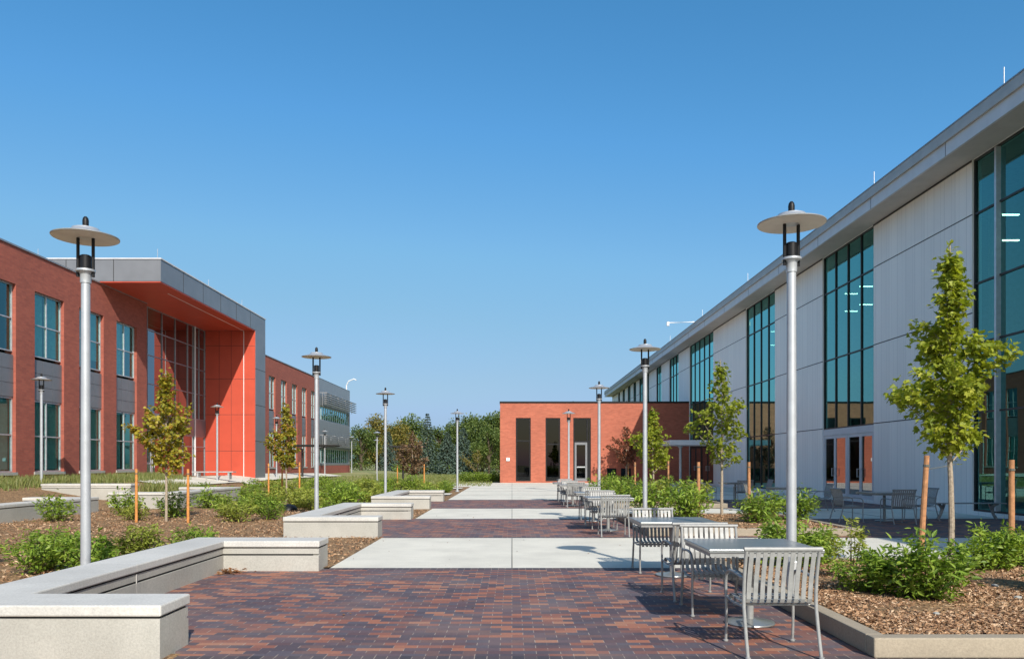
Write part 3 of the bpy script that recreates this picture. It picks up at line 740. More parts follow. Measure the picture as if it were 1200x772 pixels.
m = MB(); m.box(-.5, 13.9, 68, 68.2, 0, 5.79); m.box(-.5, 13.9, 62.45, 67.99, .0, .08); m.build('interior', 'insideD', PB)
lt = tag(empty('ceiling_light', (.9, 64, 3.35)), 'warm strip light inside the leftmost window of the brick pavilion', 'ceiling light')
L().box(-.6, .6, -.1, .1, 0, .1).build('housing', 'plate', lt); L().box(-.55, .55, -.08, .08, -.03, -.001).build('diffuser', 'lamp_on', lt)
MB().box(-.45, -.18, 61.93, 61.995, 1.72, 1.98).build('wall_box', 'plate', PB)
MB().lathe([(.12, 0), (.12, .18), (.17, .2), (.17, .25), (.05, .3)], (4.9, 62.9, 6.0), 12).tube([(4.9, 62.9, 6.2), (4.9, 62.9, 6.5)], .07).build('roof_vent', 'black', PB)

# ------------------------------------------------------------------ lamp posts
def make_lamp():
    t = empty('street_lamp')
    L().lathe([(.12, 0), (.12, .02), (.075, .03), (.07, .12), (.0565, .13)], n=20).build('base', 'galv', t, smooth=True)
    L().tube([(0,0,.1), (0,0,2), (0,0,3.72)], [.056, .054, .050], 20).build('pole', 'galv', t, smooth=True)
    L().lathe([(.051, 3.721), (.06, 3.725), (.062, 3.83), (.075, 3.85), (.108, 3.862), (.108, 3.885), (.06, 3.89)], n=24).build('collar', 'galv', t, smooth=True)
    L().lathe([(.062, 3.89), (.062, 4.05), (.045, 4.06)], n=20).build('ballast', 'black', t, smooth=True)
    for a in (0, math.pi):
        x, y = .085*math.cos(a+.2), .085*math.sin(a+.2)
        L().tube([(x, y, 3.80), (x, y, 4.30)], .019, 10).lathe([(.02, 3.84), (.02, 3.91)], (x, y, 0), 8).build('support_rod', 'black', t, smooth=True)
    d_ = L().lathe([(.37, 4.265), (.373, 4.275), (.18, 4.335), (.165, 4.352), (.155, 4.36), (.15, 4.375), (.05, 4.395)], n=48).build('shade', 'disc', t, smooth=True)
    L().lathe([(.366, 4.262), (.17, 4.285), (.05, 4.288)], n=48).build('reflector', 'discin', d_, smooth=True)
    L().lathe([(.085, 4.284), (.085, 4.262), (.03, 4.258)], n=20).build('lens', 'disc', d_, smooth=True)
    L().lathe([(.034, 4.39), (.036, 4.47), (.030, 4.50), (.015, 4.52)], n=16).build('finial', 'black', t, smooth=True)
    return t
LZ = 0
lamps = [(-5.10, 9.39, 0, 'tall grey disc topped lamp post behind the nearest seat wall on the left'),
 (-4.98, 20.0, 0, 'disc topped lamp post behind the second seat wall on the left of the path'),
 (-4.95, 30.7, 0, 'disc topped lamp post behind the farthest seat wall on the left of the path'),
 (-2.99, 42.9, 0, 'disc topped lamp post at the left corner of the far concrete before the trees'),
 (3.15, 8.85, 0, 'tall grey disc topped lamp post beside the nearest table on the right'),
 (3.16, 18.65, 0, 'disc topped lamp post second on the right, in front of the white building'),
 (3.14, 28.3, 0, 'disc topped lamp post third on the right, in front of the brick pavilion'),
 (3.1, 42.9, 0, 'disc topped lamp post farthest on the right, between the pavilion windows'),
 (-18.4, 30.7, .55, 'disc topped lamp post in front of the left building windows at the photo left edge'),
 (-16.9, 45.0, .5, 'small disc topped lamp post in front of the red portal wall'),
 (-16.8, 56.0, .45, 'disc topped lamp post behind the staked tree right of the portal'),
 (-18.6, 78.0, .4, 'disc topped lamp post where brick meets grey cladding on the left building'),
 (-19.0, 93.0, .3, 'disc topped lamp post at the far corner of the left building'),
 (-12.2, 71.0, 0, 'far disc topped lamp post left of the brown tree, the taller of two close together'),
 (-16.4, 95.0, 0, 'far disc topped lamp post left of the brown tree, the shorter of two close together')]
proto = make_lamp()
for i, (x, y, z, lab) in enumerate(lamps):
    o = proto if i == 0 else copy_tree(proto)
    o.location = (x, y, z-(.12 if z == .12 else 0)*0); o.rotation_euler = (0, 0, rnd.uniform(-.15, .15)); tag(o, lab, 'lamp post', 'disc topped lamp posts')
    if i in (4, 5): L().box(-.04, .04, -.10, -.05, .36, .48).build('outlet_box', 'alu', o, bevel=.005)

# ------------------------------------------------------------------ furniture
def make_chair():
    t = empty('metal_armchair'); x = .295; r_ = .0125
    rear = [(-.35,0),(-.31,.12),(-.27,.26),(-.235,.40),(-.232,.52),(-.25,.66),(-.285,.80),(-.31,.875)]
    front = [(.31,0),(.295,.12),(.29,.28),(.30,.42),(.305,.52),(.29,.585),(.25,.625),(.18,.643)]
    arm = [(.18,.643),(.05,.648),(-.08,.640),(-.17,.632),(-.245,.64)]
    for s_ in (-1, 1):
        L().tube([(s_*x, a, b_) for a, b_ in rear], r_+.002, 10).lathe([(.022,0),(.022,.012),(.012,.02)], (s_*x, rear[0][0], 0), 12).build('leg', 'furn', t, smooth=True)
        L().tube([(s_*x, a, b_) for a, b_ in front], r_, 10).lathe([(.022,0),(.022,.012),(.012,.02)], (s_*x, front[0][0], 0), 12).build('leg', 'furn', t, smooth=True)
        L().tube([(s_*x, a, b_) for a, b_ in arm], r_+.001, 10).build('armrest', 'furn', t, smooth=True)
        L().tube([(s_*x, .298, .40), (s_*x, .05, .385), (s_*x, -.235, .40)], r_-.002, 8).build('side_rail', 'furn', t, smooth=True)
    L().tube([(-x-.022, -.312, .88), (x+.022, -.312, .88)], .019, 14).build('top_rail', 'furn', t, smooth=True)
    L().tube([(-x, -.12, .398), (x, -.12, .398)], .008, 8).tube([(-x, .27, .405), (x, .27, .405)], .010, 8).tube([(-x, .02, .39), (x, .02, .39)], .008, 8).build('cross_rail', 'furn', t, smooth=True)
    back = [(-.310,.872),(-.292,.80),(-.262,.70),(-.236,.60),(-.224,.52),(-.218,.462),(-.200,.432),(-.165,.418)]
    seat = [(-.165,.418),(-.08,.412),(.05,.414),(.16,.424),(.24,.432),(.275,.425),(.292,.400),(.290,.375)]
    bm_, sm_ = L(), L(); n = 10
    for k in range(n):
        c = -.252+.504*k/(n-1); bm_.strip(back, c-.018, c+.018, .006); sm_.strip(seat, c-.018, c+.018, .006)
    bm_.build('backrest', 'furn', t); sm_.build('seat', 'furn', t)
    return t
def make_table():
    t = empty('cafe_table'); s_ = .53
    L().box(-s_, s_, -s_, s_, .745, .78).build('tabletop', 'tabtop', t, bevel=.006)
    L().box(-s_+.01, s_-.01, -s_+.01, -s_+.025, .715, .7448).box(-s_+.01, s_-.01, s_-.025, s_-.01, .715, .7448).box(-s_+.01, -s_+.025, -s_+.026, s_-.026, .715, .7448).box(s_-.025, s_-.01, -s_+.026, s_-.026, .715, .7448).build('apron', 'furn', t)
    L().box(-.4, .4, -.025, .025, .70, .7445).box(-.025, .025, -.4, -.03, .70, .7445).box(-.025, .025, .03, .4, .70, .7445).build('bracket', 'furn', t)
    L().tube([(0,0,.03), (0,0,.70)], .038, 18).build('column', 'furn', t, smooth=True)
    L().lathe([(.235, 0), (.24, .008), (.235, .018), (.09, .034), (.05, .05)], n=40).build('base', 'tabtop', t, smooth=True)
    return t
cproto = make_chair(); tproto = make_table(); used = {'c': 0, 't': 0}
def chair(x, y, deg, lab, group='slatted silver armchairs around the cafe tables'):
    o = cproto if used['c'] == 0 else copy_tree(cproto); used['c'] += 1
    o.location = (x, y, .004); o.rotation_euler = (0, 0, R(deg)); tag(o, lab, 'chair', group); return o
def table(x, y, lab, deg=0):
    o = tproto if used['t'] == 0 else copy_tree(tproto); used['t'] += 1
    o.location = (x, y, .004); o.rotation_euler = (0, 0, R(deg)); tag(o, lab, 'table', 'square metal cafe tables'); return o
ordn = ['nearest', 'second', 'third', 'fourth', 'fifth', 'sixth']
rows = [(2.34, 7.73, (2.19, 6.65, 0), (2.16, 8.36, 178)), (2.25, 11.02, (2.13, 9.26, 2), (2.12, 11.52, 181)),
        (2.24, 18.3, (2.2, 17.03, 0), (2.2, 18.95, 180)), (2.22, 21.3, (2.15, 19.85, -3), (2.2, 21.95, 180)),
        (2.24, 28.9, (2.25, 27.95, 0), (2.2, 29.5, 183)), (2.2, 32.0, (2.2, 30.6, 2), (2.2, 32.65, 180))]
for k, (tx, ty, c1, c2) in enumerate(rows):
    n_ = ordn[k]
    table(tx, ty, f'square silver cafe table on the brick path, {n_} from the camera')
    chair(*c1, f'slatted silver armchair with its back to the camera, near side of the {n_} path table')
    chair(*c2, f'slatted silver armchair facing the camera, far side of the {n_} path table')
for k, (tx, ty, cs) in enumerate([(10.1, 21.3, ((9.0, 21.1, -88, 'left'), (11.2, 21.5, 92, 'right'), (10.0, 20.35, 4, 'near'))),
                                  (9.0, 25.6, ((7.95, 25.6, -90, 'left'), (10.1, 25.7, 88, 'right'))),
                                  (9.1, 32.0, ((8.0, 32.2, -90, 'left'), (10.2, 31.9, 90, 'right'), (9.1, 30.9, 0, 'near')))]):
    pl = ['before the glass doors', 'just left of the glass doors', 'by the third tall window'][k]
    table(tx, ty, f'square cafe table in the building shade, {pl}', 5)
    for (x, y, a, sd) in cs: chair(x, y, a, f'slatted armchair, {sd} side of the shaded table {pl}')
# backless bench
t = tag(empty('metal_bench', (12.75, 22.0, .004), R(4)), 'long backless grey metal bench in the shade by the large window', 'bench')
m = L()
for k in range(8): y = -.2+.4*k/7; m.box(-1.0, 1.0, y-.022, y+.022, .435, .452)
m.tube([(-1.0, -.23, .44), (-1.0, .23, .44)], .015).tube([(1.0, -.23, .44), (1.0, .23, .44)], .015)
m.build('seat', 'furn', t)
for s_ in (-1, 1):
    L().tube([(s_*.78, -.2, .43), (s_*.74, -.1, .40), (s_*.72, 0, .3), (s_*.78, 0, .12), (s_*.86, 0, 0)], [.03,.04,.05,.04,.045], 10).tube([(s_*.78, .2, .43), (s_*.74, .1, .40), (s_*.72, 0, .3)], [.03,.04,.05], 10).build('leg', 'furn', t, smooth=True)

# ------------------------------------------------------------------ plants
def leaf_pts(kind, s):
    if kind == 'maple':
        return [(0,-.1),(.30,-.02),(.55,.22),(.36,.34),(.42,.72),(.17,.62),(0,1.0),(-.17,.62),(-.42,.72),(-.36,.34),(-.55,.22),(-.30,-.02)]
    if kind == 'lance': return [(0,0),(.17,.28),(.19,.5),(.12,.78),(0,1.05),(-.12,.78),(-.19,.5),(-.17,.28)]
    return [(0,0),(.3,.45),(0,1),(-.3,.45)]
def add_leaf(m, p, direction, s, kind, r, fold=.25):
    d_ = direction.normalized(); up = Vector((r.gauss(0,.5), r.gauss(0,.5), 1)); side = d_.cross(up)
    if side.length < .01: side = Vector((1,0,0))
    side.normalize(); nn = side.cross(d_)
    P = leaf_pts(kind, s); n = len(P); vs = []
    for (a, b_) in P:
        vs.append(p+side*(a*s)+d_*(b_*s)+nn*(abs(a)*fold*s-(b_**2)*.18*s))
    # two halves sharing the midrib
    h = n//2
    m.add(vs, [tuple(range(0, h+1)), tuple([0]+list(range(h, n)))])
def profile_fast(t): return max(.06, math.sin(math.pi*min(1, t*1.25+.10))**.8*(1-t*.25)) if t < .72 else max(.06, (1-t)*1.15)
def make_tree(name, loc, h, trunk, wid, nleaf, leaf, mat, kind='maple', seed=1, prof=None, nl=34, tr=.035, up=1.0, bark='bark'):
    r = random.Random(seed); t = empty(name, loc); prof = prof or profile_fast
    tp = []; rs = []; n = 9
    for k in range(n):
        z = h*.96*k/(n-1); tp.append(Vector((noise.noise(Vector((z*.8, seed, 0)))*.06*min(1, z), noise.noise(Vector((z*.8, seed, 9)))*.06*min(1, z), z))); rs.append(tr*(1-.88*(k/(n-1)))+.003)
    tm = L(); tm.tube(tp, rs, 9)
    def leader(z):
        f = z/(h*.96)*(n-1); i = min(n-2, int(f)); return tp[i].lerp(tp[i+1], f-i)
    cr = L(); tips = []
    for k in range(nl):
        u = (k+.5)/nl; z0 = trunk+(h*.93-trunk)*u*.97
        az = k*2.39996+r.uniform(-.4, .4); ln = wid/2*prof(u)*(r.uniform(.45, .9) if k % 3 else r.uniform(.95, 1.35))
        rise = ln*r.uniform(.55, 1.15)*up+.05
        p0 = leader(max(trunk*.9, z0-rise*.45)); p3 = p0+Vector((math.cos(az)*ln, math.sin(az)*ln, rise))
        p1 = p0.lerp(p3, .35)+Vector((0,0,-ln*.06)); p2 = p0.lerp(p3, .7)+Vector((0,0,-ln*.03))
        path = [p0, p1, p2, p3]; b0 = tr*.38*(1-u*.6); tm.tube(path, [b0, b0*.7, b0*.45, .002], 5)
        tips.append((path, ln))
        for q in range(3):
            f = r.uniform(.35, .95); i = min(2, int(f*3)); a_ = path[i].lerp(path[i+1], f*3-i)
            e_ = a_+Vector((r.gauss(0,1), r.gauss(0,1), r.uniform(0,1))).normalized()*ln*r.uniform(.25, .45)
            tm.tube([a_, e_], [b0*.35, .0015], 4); tips.append(([a_, a_.lerp(e_,.33), a_.lerp(e_,.66), e_], ln*.4))
    # leader top as a limb
    tips.append(([leader(h*.7), leader(h*.8), leader(h*.88), leader(h*.955)], wid*.3)); 
    wsum = sum(max(.1, a[1]) for a in tips)
    for path, ln in tips:
        c = max(3, int(nleaf*max(.1, ln)/wsum))
        for _ in range(c):
            f = 1-(r.random()**1.35)*.85; i = min(2, int(f*3)); p_ = path[i].lerp(path[i+1], f*3-i)
            j = Vector((r.gauss(0,1), r.gauss(0,1), r.gauss(-.1,.8)))*(.03+wid*.024)
            p_ = p_+j; dr_ = Vector((p_.x, p_.y, 0)).normalized()*.6+Vector((r.gauss(0,.6), r.gauss(0,.6), r.gauss(-.25,.5)))
            add_leaf(cr, p_, dr_, leaf*r.uniform(.6, 1.15), kind, r)
    tm.build('trunk', bark, t, smooth=True); cr.build('crown', mat, t, fix=False)
    return t
def stake(x, y, z0, z1, lab, mat='stake', lean=0, r_=.035):
    t = tag(empty('wooden_stake', (x, y, z0)), lab, 'stake', 'wooden stakes beside the young trees')
    m = L(); m.tube([(0,0,-.1), (lean*.5, 0, (z1-z0)*.5), (lean, 0, z1-z0)], [r_, r_*1.02, r_*.92], 10); m.build('post', mat, t, smooth=True)
    L().tube([(lean*.93, 0, (z1-z0)*.90), (lean*.95, 0, (z1-z0)*.92)], r_*1.15, 10).build('strap', 'rope', t, smooth=True)
    return t
# right row
o = make_tree('maple_tree', (6.14, 11.0, .13), 4.70, 1.60, 1.38, 4700, .088, 'maple', seed=5, nl=50, tr=.042); tag(o, 'young green maple in the nearest right planter, the largest tree', 'tree')
stake(5.66, 10.9, .1, 1.68, 'leaning brown stake left of the nearest maple', lean=.10, r_=.038); stake(7.0, 11.0, .1, 1.62, 'reddish brown stake right of the nearest maple', r_=.04)
o = make_tree('maple_tree', (5.72, 21.4, .13), 4.45, 1.4, 1.5, 1700, .105, 'maple', seed=8, nl=38, tr=.04); tag(o, 'young yellow green maple in the second right planter', 'tree')
stake(5.06, 21.3, .1, 1.6, 'brown stake left of the second right maple', r_=.045); stake(6.4, 21.2, .1, 1.6, 'brown stake right of the second right maple', r_=.04)
o = make_tree('maple_tree', (5.75, 32.0, .13), 3.85, 1.15, 2.0, 1900, .12, 'maple', seed=12, nl=30, tr=.04); tag(o, 'young green maple in the third right planter before the brick pavilion', 'tree')
stake(4.95, 31.6, .1, 1.6, 'brown stake left of the third right maple', r_=.04); stake(6.25, 31.4, .1, 1.65, 'brown stake right of the third right maple', r_=.04); stake(4.9, 33.1, .1, 1.6, 'thin brown stake behind the third right maple', r_=.03)
tag(MB().tube([(5.75, 10.95, 1.48), (6.0, 10.97, 1.52), (6.2, 10.99, 1.56)], .006, 5).build('tie_wire', 'rope'), 'thin tie wire from the leaning stake to the nearest maple', 'wire')
o = make_tree('copper_tree', (8.7, 59.8, 0), 4.6, 1.3, 3.3, 1300, .16, 'copper', seed=15, nl=26, tr=.05); tag(o, 'sparse copper leaved tree against the brick pavilion wall', 'tree')
# left row
o = make_tree('maple_tree', (-9.25, 21.0, .0), 4.22, 1.35, 1.5, 2600, .10, 'mapleY', seed=21, nl=40, tr=.035); tag(o, 'narrow yellowing maple between two orange stakes before the portal', 'tree')
stake(-10.0, 20.9, 0, 1.42, 'orange stake left of the yellowing maple', 'stakeO'); stake(-8.5, 20.6, 0, 1.42, 'orange stake right of the yellowing maple', 'stakeO')
o = make_tree('maple_tree', (-9.5, 33.0, .0), 4.25, 1.35, 1.55, 1900, .12, 'mapleY', seed=26, nl=34, tr=.035); tag(o, 'yellowing young maple right of the portal among three stakes', 'tree')
stake(-10.2, 32.9, 0, 1.55, 'orange stake left of the maple right of the portal', 'stakeO'); stake(-8.85, 32.7, 0, 1.6, 'orange stake right of the maple right of the portal', 'stakeO'); stake(-10.1, 34.5, 0, 1.5, 'orange stake behind the maple right of the portal', 'stakeO')
o = make_tree('withered_tree', (-5.85, 46, .0), 3.5, .9, 2.2, 1800, .12, 'brownleaf', seed=31, nl=30, tr=.04, prof=lambda t: math.sin(math.pi*min(1,t+.15))); tag(o, 'brown withered young tree in the middle distance left of the path', 'tree')
stake(-6.7, 45.9, 0, 1.45, 'orange stake left of the brown withered tree', 'stakeO'); stake(-5.1, 45.6, 0, 1.5, 'orange stake right of the brown withered tree', 'stakeO')
o = make_tree('sapling_tree', (-3.4, 78, .0), 3.0, .6, 3.2, 1200, .16, 'decidY', 'dia', seed=33, nl=26, tr=.05, prof=lambda t: math.sin(math.pi*min(1,t+.2))); tag(o, 'small olive green sapling on the lawn before the spruces', 'tree')

def shrub_mesh(seed, n, w, h, leaf, kind='lance', sparse=False):
    r = random.Random(seed); st, lf = L(), L(); ns = 26 if not sparse else 9
    per = n//ns
    for k in range(ns):
        az = r.uniform(0, 6.28); rad = w/2*math.sqrt(r.random()); hh = h*(1-.42*(rad/(w/2))**2)*r.uniform(.7, 1.08)
        p0 = Vector((math.cos(az)*rad*.2, math.sin(az)*rad*.2, 0)); p2 = Vector((math.cos(az)*rad, math.sin(az)*rad, hh)); p1 = p0.lerp(p2, .5)+Vector((math.cos(az), math.sin(az), 0))*rad*.1+Vector((0,0,hh*.06))
        st.tube([p0, p1, p2], [.006, .004, .002], 4)
        for q in range(per):
            f = 1-(r.random()**1.2)*(.88 if not sparse else .6); p_ = (p0.lerp(p1, f*2) if f < .5 else p1.lerp(p2, f*2-1))
            sp_ = w*.07*(1.3-f*.6)
            p_ = p_+Vector((r.gauss(0,sp_), r.gauss(0,sp_), r.gauss(0,sp_*.7)))
            if p_.z < .02: p_.z = .02+r.random()*.05
            dr_ = Vector((r.gauss(0,1)+math.cos(az)*.5, r.gauss(0,1)+math.sin(az)*.5, r.gauss(.25,.5)))
            add_leaf(lf, p_, dr_, leaf*r.uniform(.55, 1.15), kind, r)
    return st, lf
def mk_shrub(seed, n, w, h, leaf, mat, kind='lance', sparse=False):
    t = empty('shrub'); a, b_ = shrub_mesh(seed, n, w, h, leaf, kind, sparse); a.build('stem', 'barkD', t); b_.build('foliage', mat, t, fix=False); return t
sp_big = [mk_shrub(41, 1900, .95, .62, .085, 'shrub'), mk_shrub(42, 1700, .9, .66, .08, 'shrub'), mk_shrub(43, 1500, .85, .6, .085, 'shrubY')]
sp_mid = [mk_shrub(51, 800, .95, .72, .11, 'shrub'), mk_shrub(52, 750, .9, .66, .11, 'shrub'), mk_shrub(53, 700, 1.0, .62, .11, 'shrubY')]
sp_thin = [mk_shrub(61, 330, .6, .75, .075, 'shrubY', sparse=True)]
usedp = set()
def shrub(pool, k, x, y, z, s, lab, sz=1.0, group=None):
    src = pool[k % len(pool)]
    if id(src) in usedp: o = copy_tree(src)
    else: o = src; usedp.add(id(src))
    o.location = (x, y, z); o.scale = (s, s, s*sz); o.rotation_euler = (0, 0, rnd.uniform(0, 6.28)); tag(o, lab, 'shrub', group); return o
z = .13
shrub(sp_big, 0, 4.35, 8.3, z, 1.15, 'large leafy green shrub in front of the nearest maple in the right planter')
shrub(sp_big, 1, 3.95, 8.75, z, .85, 'green shrub left of the large leafy one in the nearest right planter')
shrub(sp_thin, 0, 4.15, 9.6, z, 1.0, 'thin twiggy shrub with pale leaves in front of the leaning stake')
shrub(sp_big, 2, 6.05, 8.7, z, 1.1, 'leafy shrub cut off by the right edge of the photo')
shrub(sp_big, 0, 6.45, 10.6, z, 1.0, 'green shrub at the foot of the right stake of the nearest maple')
shrub(sp_big, 1, 7.15, 10.9, z, 1.0, 'green shrub right of the nearest maple, at the photo edge')
shrub(sp_big, 1, 3.85, 10.8, z, 1.12, 'bright green shrub behind the nearest lamp post on the right', 1.15)
shrub(sp_big, 0, 4.35, 11.2, z, .85, 'green shrub right of the one behind the nearest right lamp post')
shrub(sp_mid, 0, 7.15, 19.8, z, 1.2, 'green shrub before the glass doors at the right end of the second planter')
shrub(sp_mid, 1, 5.85, 18.8, z, 1.2, 'green shrub below the second right maple')
shrub(sp_mid, 0, 6.4, 19.9, z, 1.1, 'green shrub right of the one below the second right maple')
shrub(sp_mid, 1, 4.3, 19.6, z, 1.25, 'tall green shrub left of the second right maple', 1.2)
shrub(sp_mid, 0, 4.75, 20.6, z, 1.15, 'green shrub left of the stake by the second right maple', 1.2)
shrub(sp_mid, 1, 3.6, 20.7, z, 1.3, 'tall green shrub just right of the second lamp post on the right', 1.25)
for i, (x, y) in enumerate([(3.6, 28.2), (4.4, 28.6), (3.7, 30.2), (4.6, 31.0), (3.5, 32.0), (5.4, 29.8), (6.2, 30.6), (4.2, 33.0), (6.9, 29)]):
    shrub(sp_mid, i, x, y, z, rnd.uniform(1.1, 1.35), 'dense green shrub in the third planter on the right', 1.2, 'dense shrubs of the third right planter')
# near left bed, read off the photograph
for (x, y, s_, k, lab) in [(-6.75, 11.3, 1.1, 1, 'leafy shrub behind the nearest seat wall, left of the lamp post'), (-5.9, 10.9, 1.0, 0, 'leafy shrub behind the nearest seat wall just left of the lamp post'),
    (-5.75, 12.3, 1.0, 2, 'leafy shrub just right of the nearest left lamp post'), (-5.35, 13.2, .9, 1, 'small shrub behind the far end of the nearest seat wall'), (-8.2, 12.0, .95, 2, 'leafy shrub cut by the left edge of the photo'),
    (-7.3, 12.5, .8, 0, 'pale leafy shrub behind the pair left of the lamp post')]:
    shrub(sp_big, k, x, y, 0, s_, lab)
left_named = [(-12.2, 21.0, 1.1, 'leafy shrub in front of the left edge seat wall'), (-11.6, 23.5, 1.2, 'leafy shrub between the two seat walls at the left'), (-10.3, 21.4, .85, 'small yellowing shrub just left of the left orange stake'),
    (-9.7, 22.6, 1.1, 'dark green shrub behind the yellowing maple trunk'), (-8.1, 22.6, 1.1, 'leafy shrub right of the right orange stake of the yellowing maple'), (-7.3, 20.9, 1.05, 'rounded leafy shrub alone on the mulch left of the second lamp post'),
    (-6.75, 21.8, .95, 'small leafy shrub beside the rounded one left of the second lamp post')]
for i, (x, y, s_, lab) in enumerate(left_named): shrub(sp_mid, i, x, y, gz(x, y), s_, lab)
r = random.Random(77); pts = []
def far_ok(x, y):
    if 37.3 < y < 39.9 or 46.2 < y < 48.8: return False
    if -5.4 < x and any(u-.3 < y < u+l+.3 for u, l in zip(units, ULEN)): return False
    if -14.4 < x < -11.1 and 26.5 < y < 33.8: return False
    return all((x-a)**2+(y-b_)**2 > 1.1 for a, b_ in pts)
for _ in range(3000):
    y = 23.5+28*r.random(); x = r.uniform(-14, -3.4) if y > 33.5 else r.uniform(-11.2, -5.4)
    if y < 27 and x < -8.8: continue
    if len(pts) < 72 and (y < 46 or rnd.random() < .35) and far_ok(x, y): pts.append((x, y))
for i, (x, y) in enumerate(pts):
    zone = 'between the left tree row and the path' if y < 33.5 else ('in the bed beyond the farthest seat wall' if y < 46.5 else 'in the last bed before the lawn')
    shrub(sp_mid, r.randrange(3), x, y, gz(x, y)-.02, r.uniform(.8, 1.3), 'leafy shrub '+zone, r.uniform(.85, 1.15), 'shrubs '+zone)
for i in range(7):
    shrub(sp_mid, 0, -3.9+i*.45, 64.5+(i % 2)*.6, 0, 1.25, 'dark low shrub of the hedge left of the brick pavilion', 1, 'low hedge by the pavilion')
# ornamental grass by the left building, meadow grass
def grass(name, n, x0, x1, y0, y1, h, w, lab, mat='grassb', seed=2, clump=.0):
    r = random.Random(seed); m = MB(); cx = []
    for _ in range(n):
        x = r.uniform(x0, x1); y = r.uniform(y0, y1)
        if clump: x = round(x/clump)*clump+r.gauss(0, .08)+.1*math.sin(y*3); y = round(y/clump)*clump+r.gauss(0, .08)
        z = gz(x, y)-.04; a = r.uniform(0, 6.28); hh = h*r.uniform(.5, 1.1); l = r.gauss(0, .25)*hh; b_ = r.gauss(0, .25)*hh
        dx, dy = math.cos(a)*w/2, math.sin(a)*w/2
        m.add([(x-dx,y-dy,z),(x+dx,y+dy,z),(x+l*.5+dx*.7,y+b_*.5+dy*.7,z+hh*.65),(x+l*.5-dx*.7,y+b_*.5-dy*.7,z+hh*.65),(x+l,y+b_,z+hh)], [(0,1,2,3),(3,2,4)])
    tag(m.build(name, mat, fix=False), lab, 'grass', kind='stuff')
grass('tall_grass', 9000, -19.8, -17.8, 22, 43, .42, .03, 'band of tall pale grass along the foot of the left building', seed=3, clump=.42)
grass('tall_grass', 5000, -16, -11.5, 33.5, 37.4, .5, .04, 'tall feathery grass before the red portal', seed=5, clump=.5)
grass('meadow_grass', 12000, -16, -1.5, 53, 104, .2, .05, 'rough dry meadow grass below the far trees', seed=6)

# ------------------------------------------------------------------ background trees
def bg_tree(seed, h, w, n, leaf, mat, trunk_h=.18):
    r = random.Random(seed); t = empty('broadleaf_tree'); tm, cr = L(), L()
    tm.tube([(0,0,0), (.1,0,h*.3), (0,.1,h*.75)], [h*.03, h*.022, h*.006], 8)
    cl = []
    for k in range(26):
        az = r.uniform(0, 6.28); u = r.random(); zz = h*(trunk_h+(.93-trunk_h)*u); rr = w/2*(math.sin(math.pi*min(1, .18+u*.78))**.7)*math.sqrt(r.random())*.8
        c = Vector((math.cos(az)*rr, math.sin(az)*rr, zz)); cl.append((c, w*r.uniform(.12, .21)))
        tm.tube([Vector((0,0,zz*.55)), c*.6+Vector((0,0,zz*.35)), c], [h*.008, h*.005, h*.002], 5)
    per = n//len(cl)
    for c, rad in cl:
        for _ in range(per):
            v = Vector((r.gauss(0,1), r.gauss(0,1), r.gauss(0,.8))).normalized()*rad*(r.random()**.35)
            add_leaf(cr, c+v, v+Vector((r.gauss(0,.5)*rad, r.gauss(0,.5)*rad, r.gauss(0,.5)*rad)), leaf*r.uniform(.6, 1.2), 'dia', r, .1)
    tm.build('trunk', 'barkD', t); cr.build('crown', mat, t, fix=False); return t
def spruce(seed, h, w, n):
    r = random.Random(seed); t = empty('spruce_tree'); tm, cr = L(), L()
    tm.tube([(0,0,0), (0,0,h*.97)], [h*.02, .01], 7)
    rows_ = 24
    for k in range(rows_):
        u = (k+.3)/rows_; zz = h*(.04+.95*u); rad = w/2*(1-u)**.85+.08; nb_ = max(5, int(16*(1-u)+5))
        for b_ in range(nb_):
            az = b_*6.283/nb_+r.uniform(-.3, .3)+k; ln = rad*r.uniform(.78, 1.1)
            for q in range(int(n/rows_/nb_*1.0)+1):
                f = r.uniform(.2, 1); a2 = az+r.gauss(0, .10/f*.5)
                p_ = Vector((math.cos(a2)*ln*f, math.sin(a2)*ln*f, zz-f*f*ln*.28+r.gauss(0, .05)+f*ln*.06))
                add_leaf(cr, p_, Vector((math.cos(a2), math.sin(a2), -.25+r.gauss(0,.3))), .34*r.uniform(.6,1.15)*(1.1-u*.5), 'dia', r, -.25)
    tm.build('trunk', 'barkD', t); cr.build('foliage', 'spruce', t, fix=False); return t
bgp = {'g': [bg_tree(1, 10, 8.5, 5200, .42, 'decid'), bg_tree(2, 11, 9.5, 5600, .42, 'decid'), bg_tree(3, 9, 9, 5000, .42, 'decid')], 'y': [bg_tree(4, 9.5, 8, 5000, .42, 'decidY')], 's': [spruce(5, 9, 4.6, 5200), spruce(6, 6.4, 4.8, 4600)]}
def place(px, Y, top, kind, k, lab, cat='tree', group=None, wx=1.0):
    src = bgp[kind][k]; o = copy_tree(src) if id(src) in usedp else src; usedp.add(id(src))
    h0 = {'g': [10, 11, 9], 'y': [9.5], 's': [9, 6.4]}[kind][k]; h = 1.58+(542-top)*Y/920
    s_ = h/h0*1.02; o.location = ((px-600)*Y/920, Y, -.1); o.scale = (s_*wx, s_*wx, s_); o.rotation_euler = (0,0,rnd.uniform(0,6.28)); tag(o, lab, cat, group)
place(501, 112, 483, 's', 0, 'tallest dark blue green spruce standing among the far trees', wx=.95)
place(524.5, 108, 505, 's', 1, 'broad blue spruce in the front of the far trees', wx=1.0)
place(543, 122, 500, 's', 1, 'blue spruce just behind the pole of the far left lamp', wx=.9)
place(455, 118, 504, 's', 1, 'blue spruce at the left behind the third left lamp post', wx=.8)
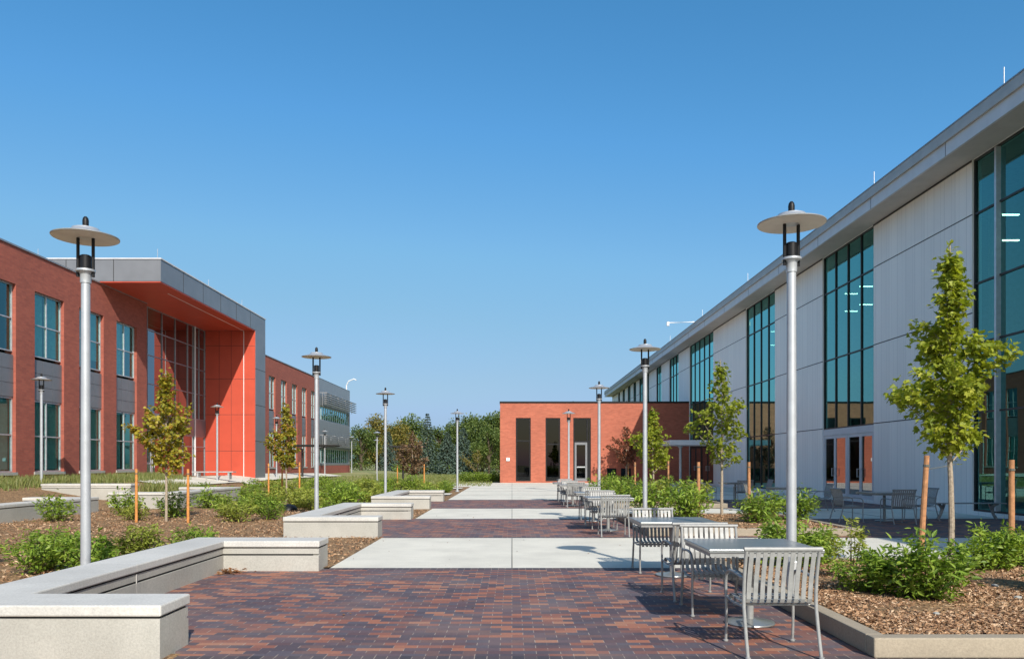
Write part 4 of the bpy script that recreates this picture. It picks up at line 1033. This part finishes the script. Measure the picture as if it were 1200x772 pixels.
bgl = [(423, 120, 499, 'g', 0), (405, 135, 505, 'g', 2), (441, 138, 489, 'y', 0), (470, 140, 497, 'y', 0), (482, 148, 492, 'g', 2), (460, 152, 499, 'g', 1), (515, 150, 500, 'g', 0), (532, 152, 497, 'g', 1), (549, 142, 486, 'g', 0),
       (565, 135, 492, 'g', 2), (582, 132, 486, 'g', 1), (573, 118, 500, 'g', 0), (600, 140, 484, 'g', 2), (392, 150, 500, 'g', 1), (625, 145, 486, 'g', 0), (660, 150, 488, 'g', 1), (558, 165, 492, 'g', 1), (502, 168, 503, 'g', 2), (445, 170, 500, 'g', 0), (590, 165, 487, 'g', 0), (350, 150, 498, 'g', 0), (300, 155, 498, 'g', 2)]
for i, (px, Y, top, k, j) in enumerate(bgl):
    place(px, Y, top, k, j, 'olive and yellow tinged broadleaf tree at the left of the far tree line' if k == 'y' else 'dense green broadleaf tree in the far tree line behind the spruces', 'tree', 'yellow tinged trees in the far tree line' if k == 'y' else 'broadleaf trees in the far tree line', 1.02)
r = random.Random(5)
for i in range(6):
    shrub(sp_mid, i, r.uniform(-32, 2), r.uniform(112, 122), -.3, r.uniform(2.4, 3.6), 'dark bush in the undergrowth below the far trees', 1, 'undergrowth bushes below the far trees')

# ------------------------------------------------------------------ shade pergolas
def pergola(x, y, w, lab):
    t = tag(empty('pergola', (x, y, 0)), lab, 'pergola'); h = 2.85
    for s_ in (-1, 1): L().tube([(s_*w*.12, 0, 0), (s_*w*.12, 0, h-.2), (s_*w*.3, 0, h)], [.09, .08, .05], 10).build('post', 'bronze', t)
    m = L(); n = 14
    for k in range(n): yy = -1.3+2.6*k/(n-1); m.box(-w/2, w/2, yy-.03, yy+.03, h+.08, h+.14)
    m.box(-w/2+.1, w/2-.1, -.9, -.82, h, h+.079); m.box(-w/2+.1, w/2-.1, .82, .9, h, h+.079); m.build('lattice_roof', 'bronze', t); return t
pergola(-8.8, 66, 3.0, 'small dark pergola with a thin lattice roof on the lawn behind the brown tree')
pergola(-16.0, 62, 4.6, 'wide dark pergola with a thin lattice roof before the left building')

t = tag(empty('drain_dome', (-7.4, 26.0, .0)), 'small dark domed drain cover on the mulch left of the second lamp post', 'drain cover')
L().lathe([(.30, 0), (.29, .06), (.22, .15), (.10, .2), (.02, .21)], n=18).build('grate', 'black', t, smooth=True)
r = random.Random(9); st = None
for i, (x, y) in enumerate([(5.35, 8.3), (5.6, 9.1), (6.7, 9.6), (4.0, 7.4)]):
    o = MB(); o.local = True; o.lathe([(.02, 0), (.05, .012), (.045, .03), (.01, .04)], n=7)
    o = o.build('stone', 'cast'); o.location = (x, y, .145); o.scale = (r.uniform(.7, 1.3), r.uniform(.6, 1), .8); o.rotation_euler = (0, 0, r.uniform(0, 3))
    tag(o, 'small pale stone lying on the mulch of the nearest right planter', 'stone', 'pale stones in the nearest right planter')
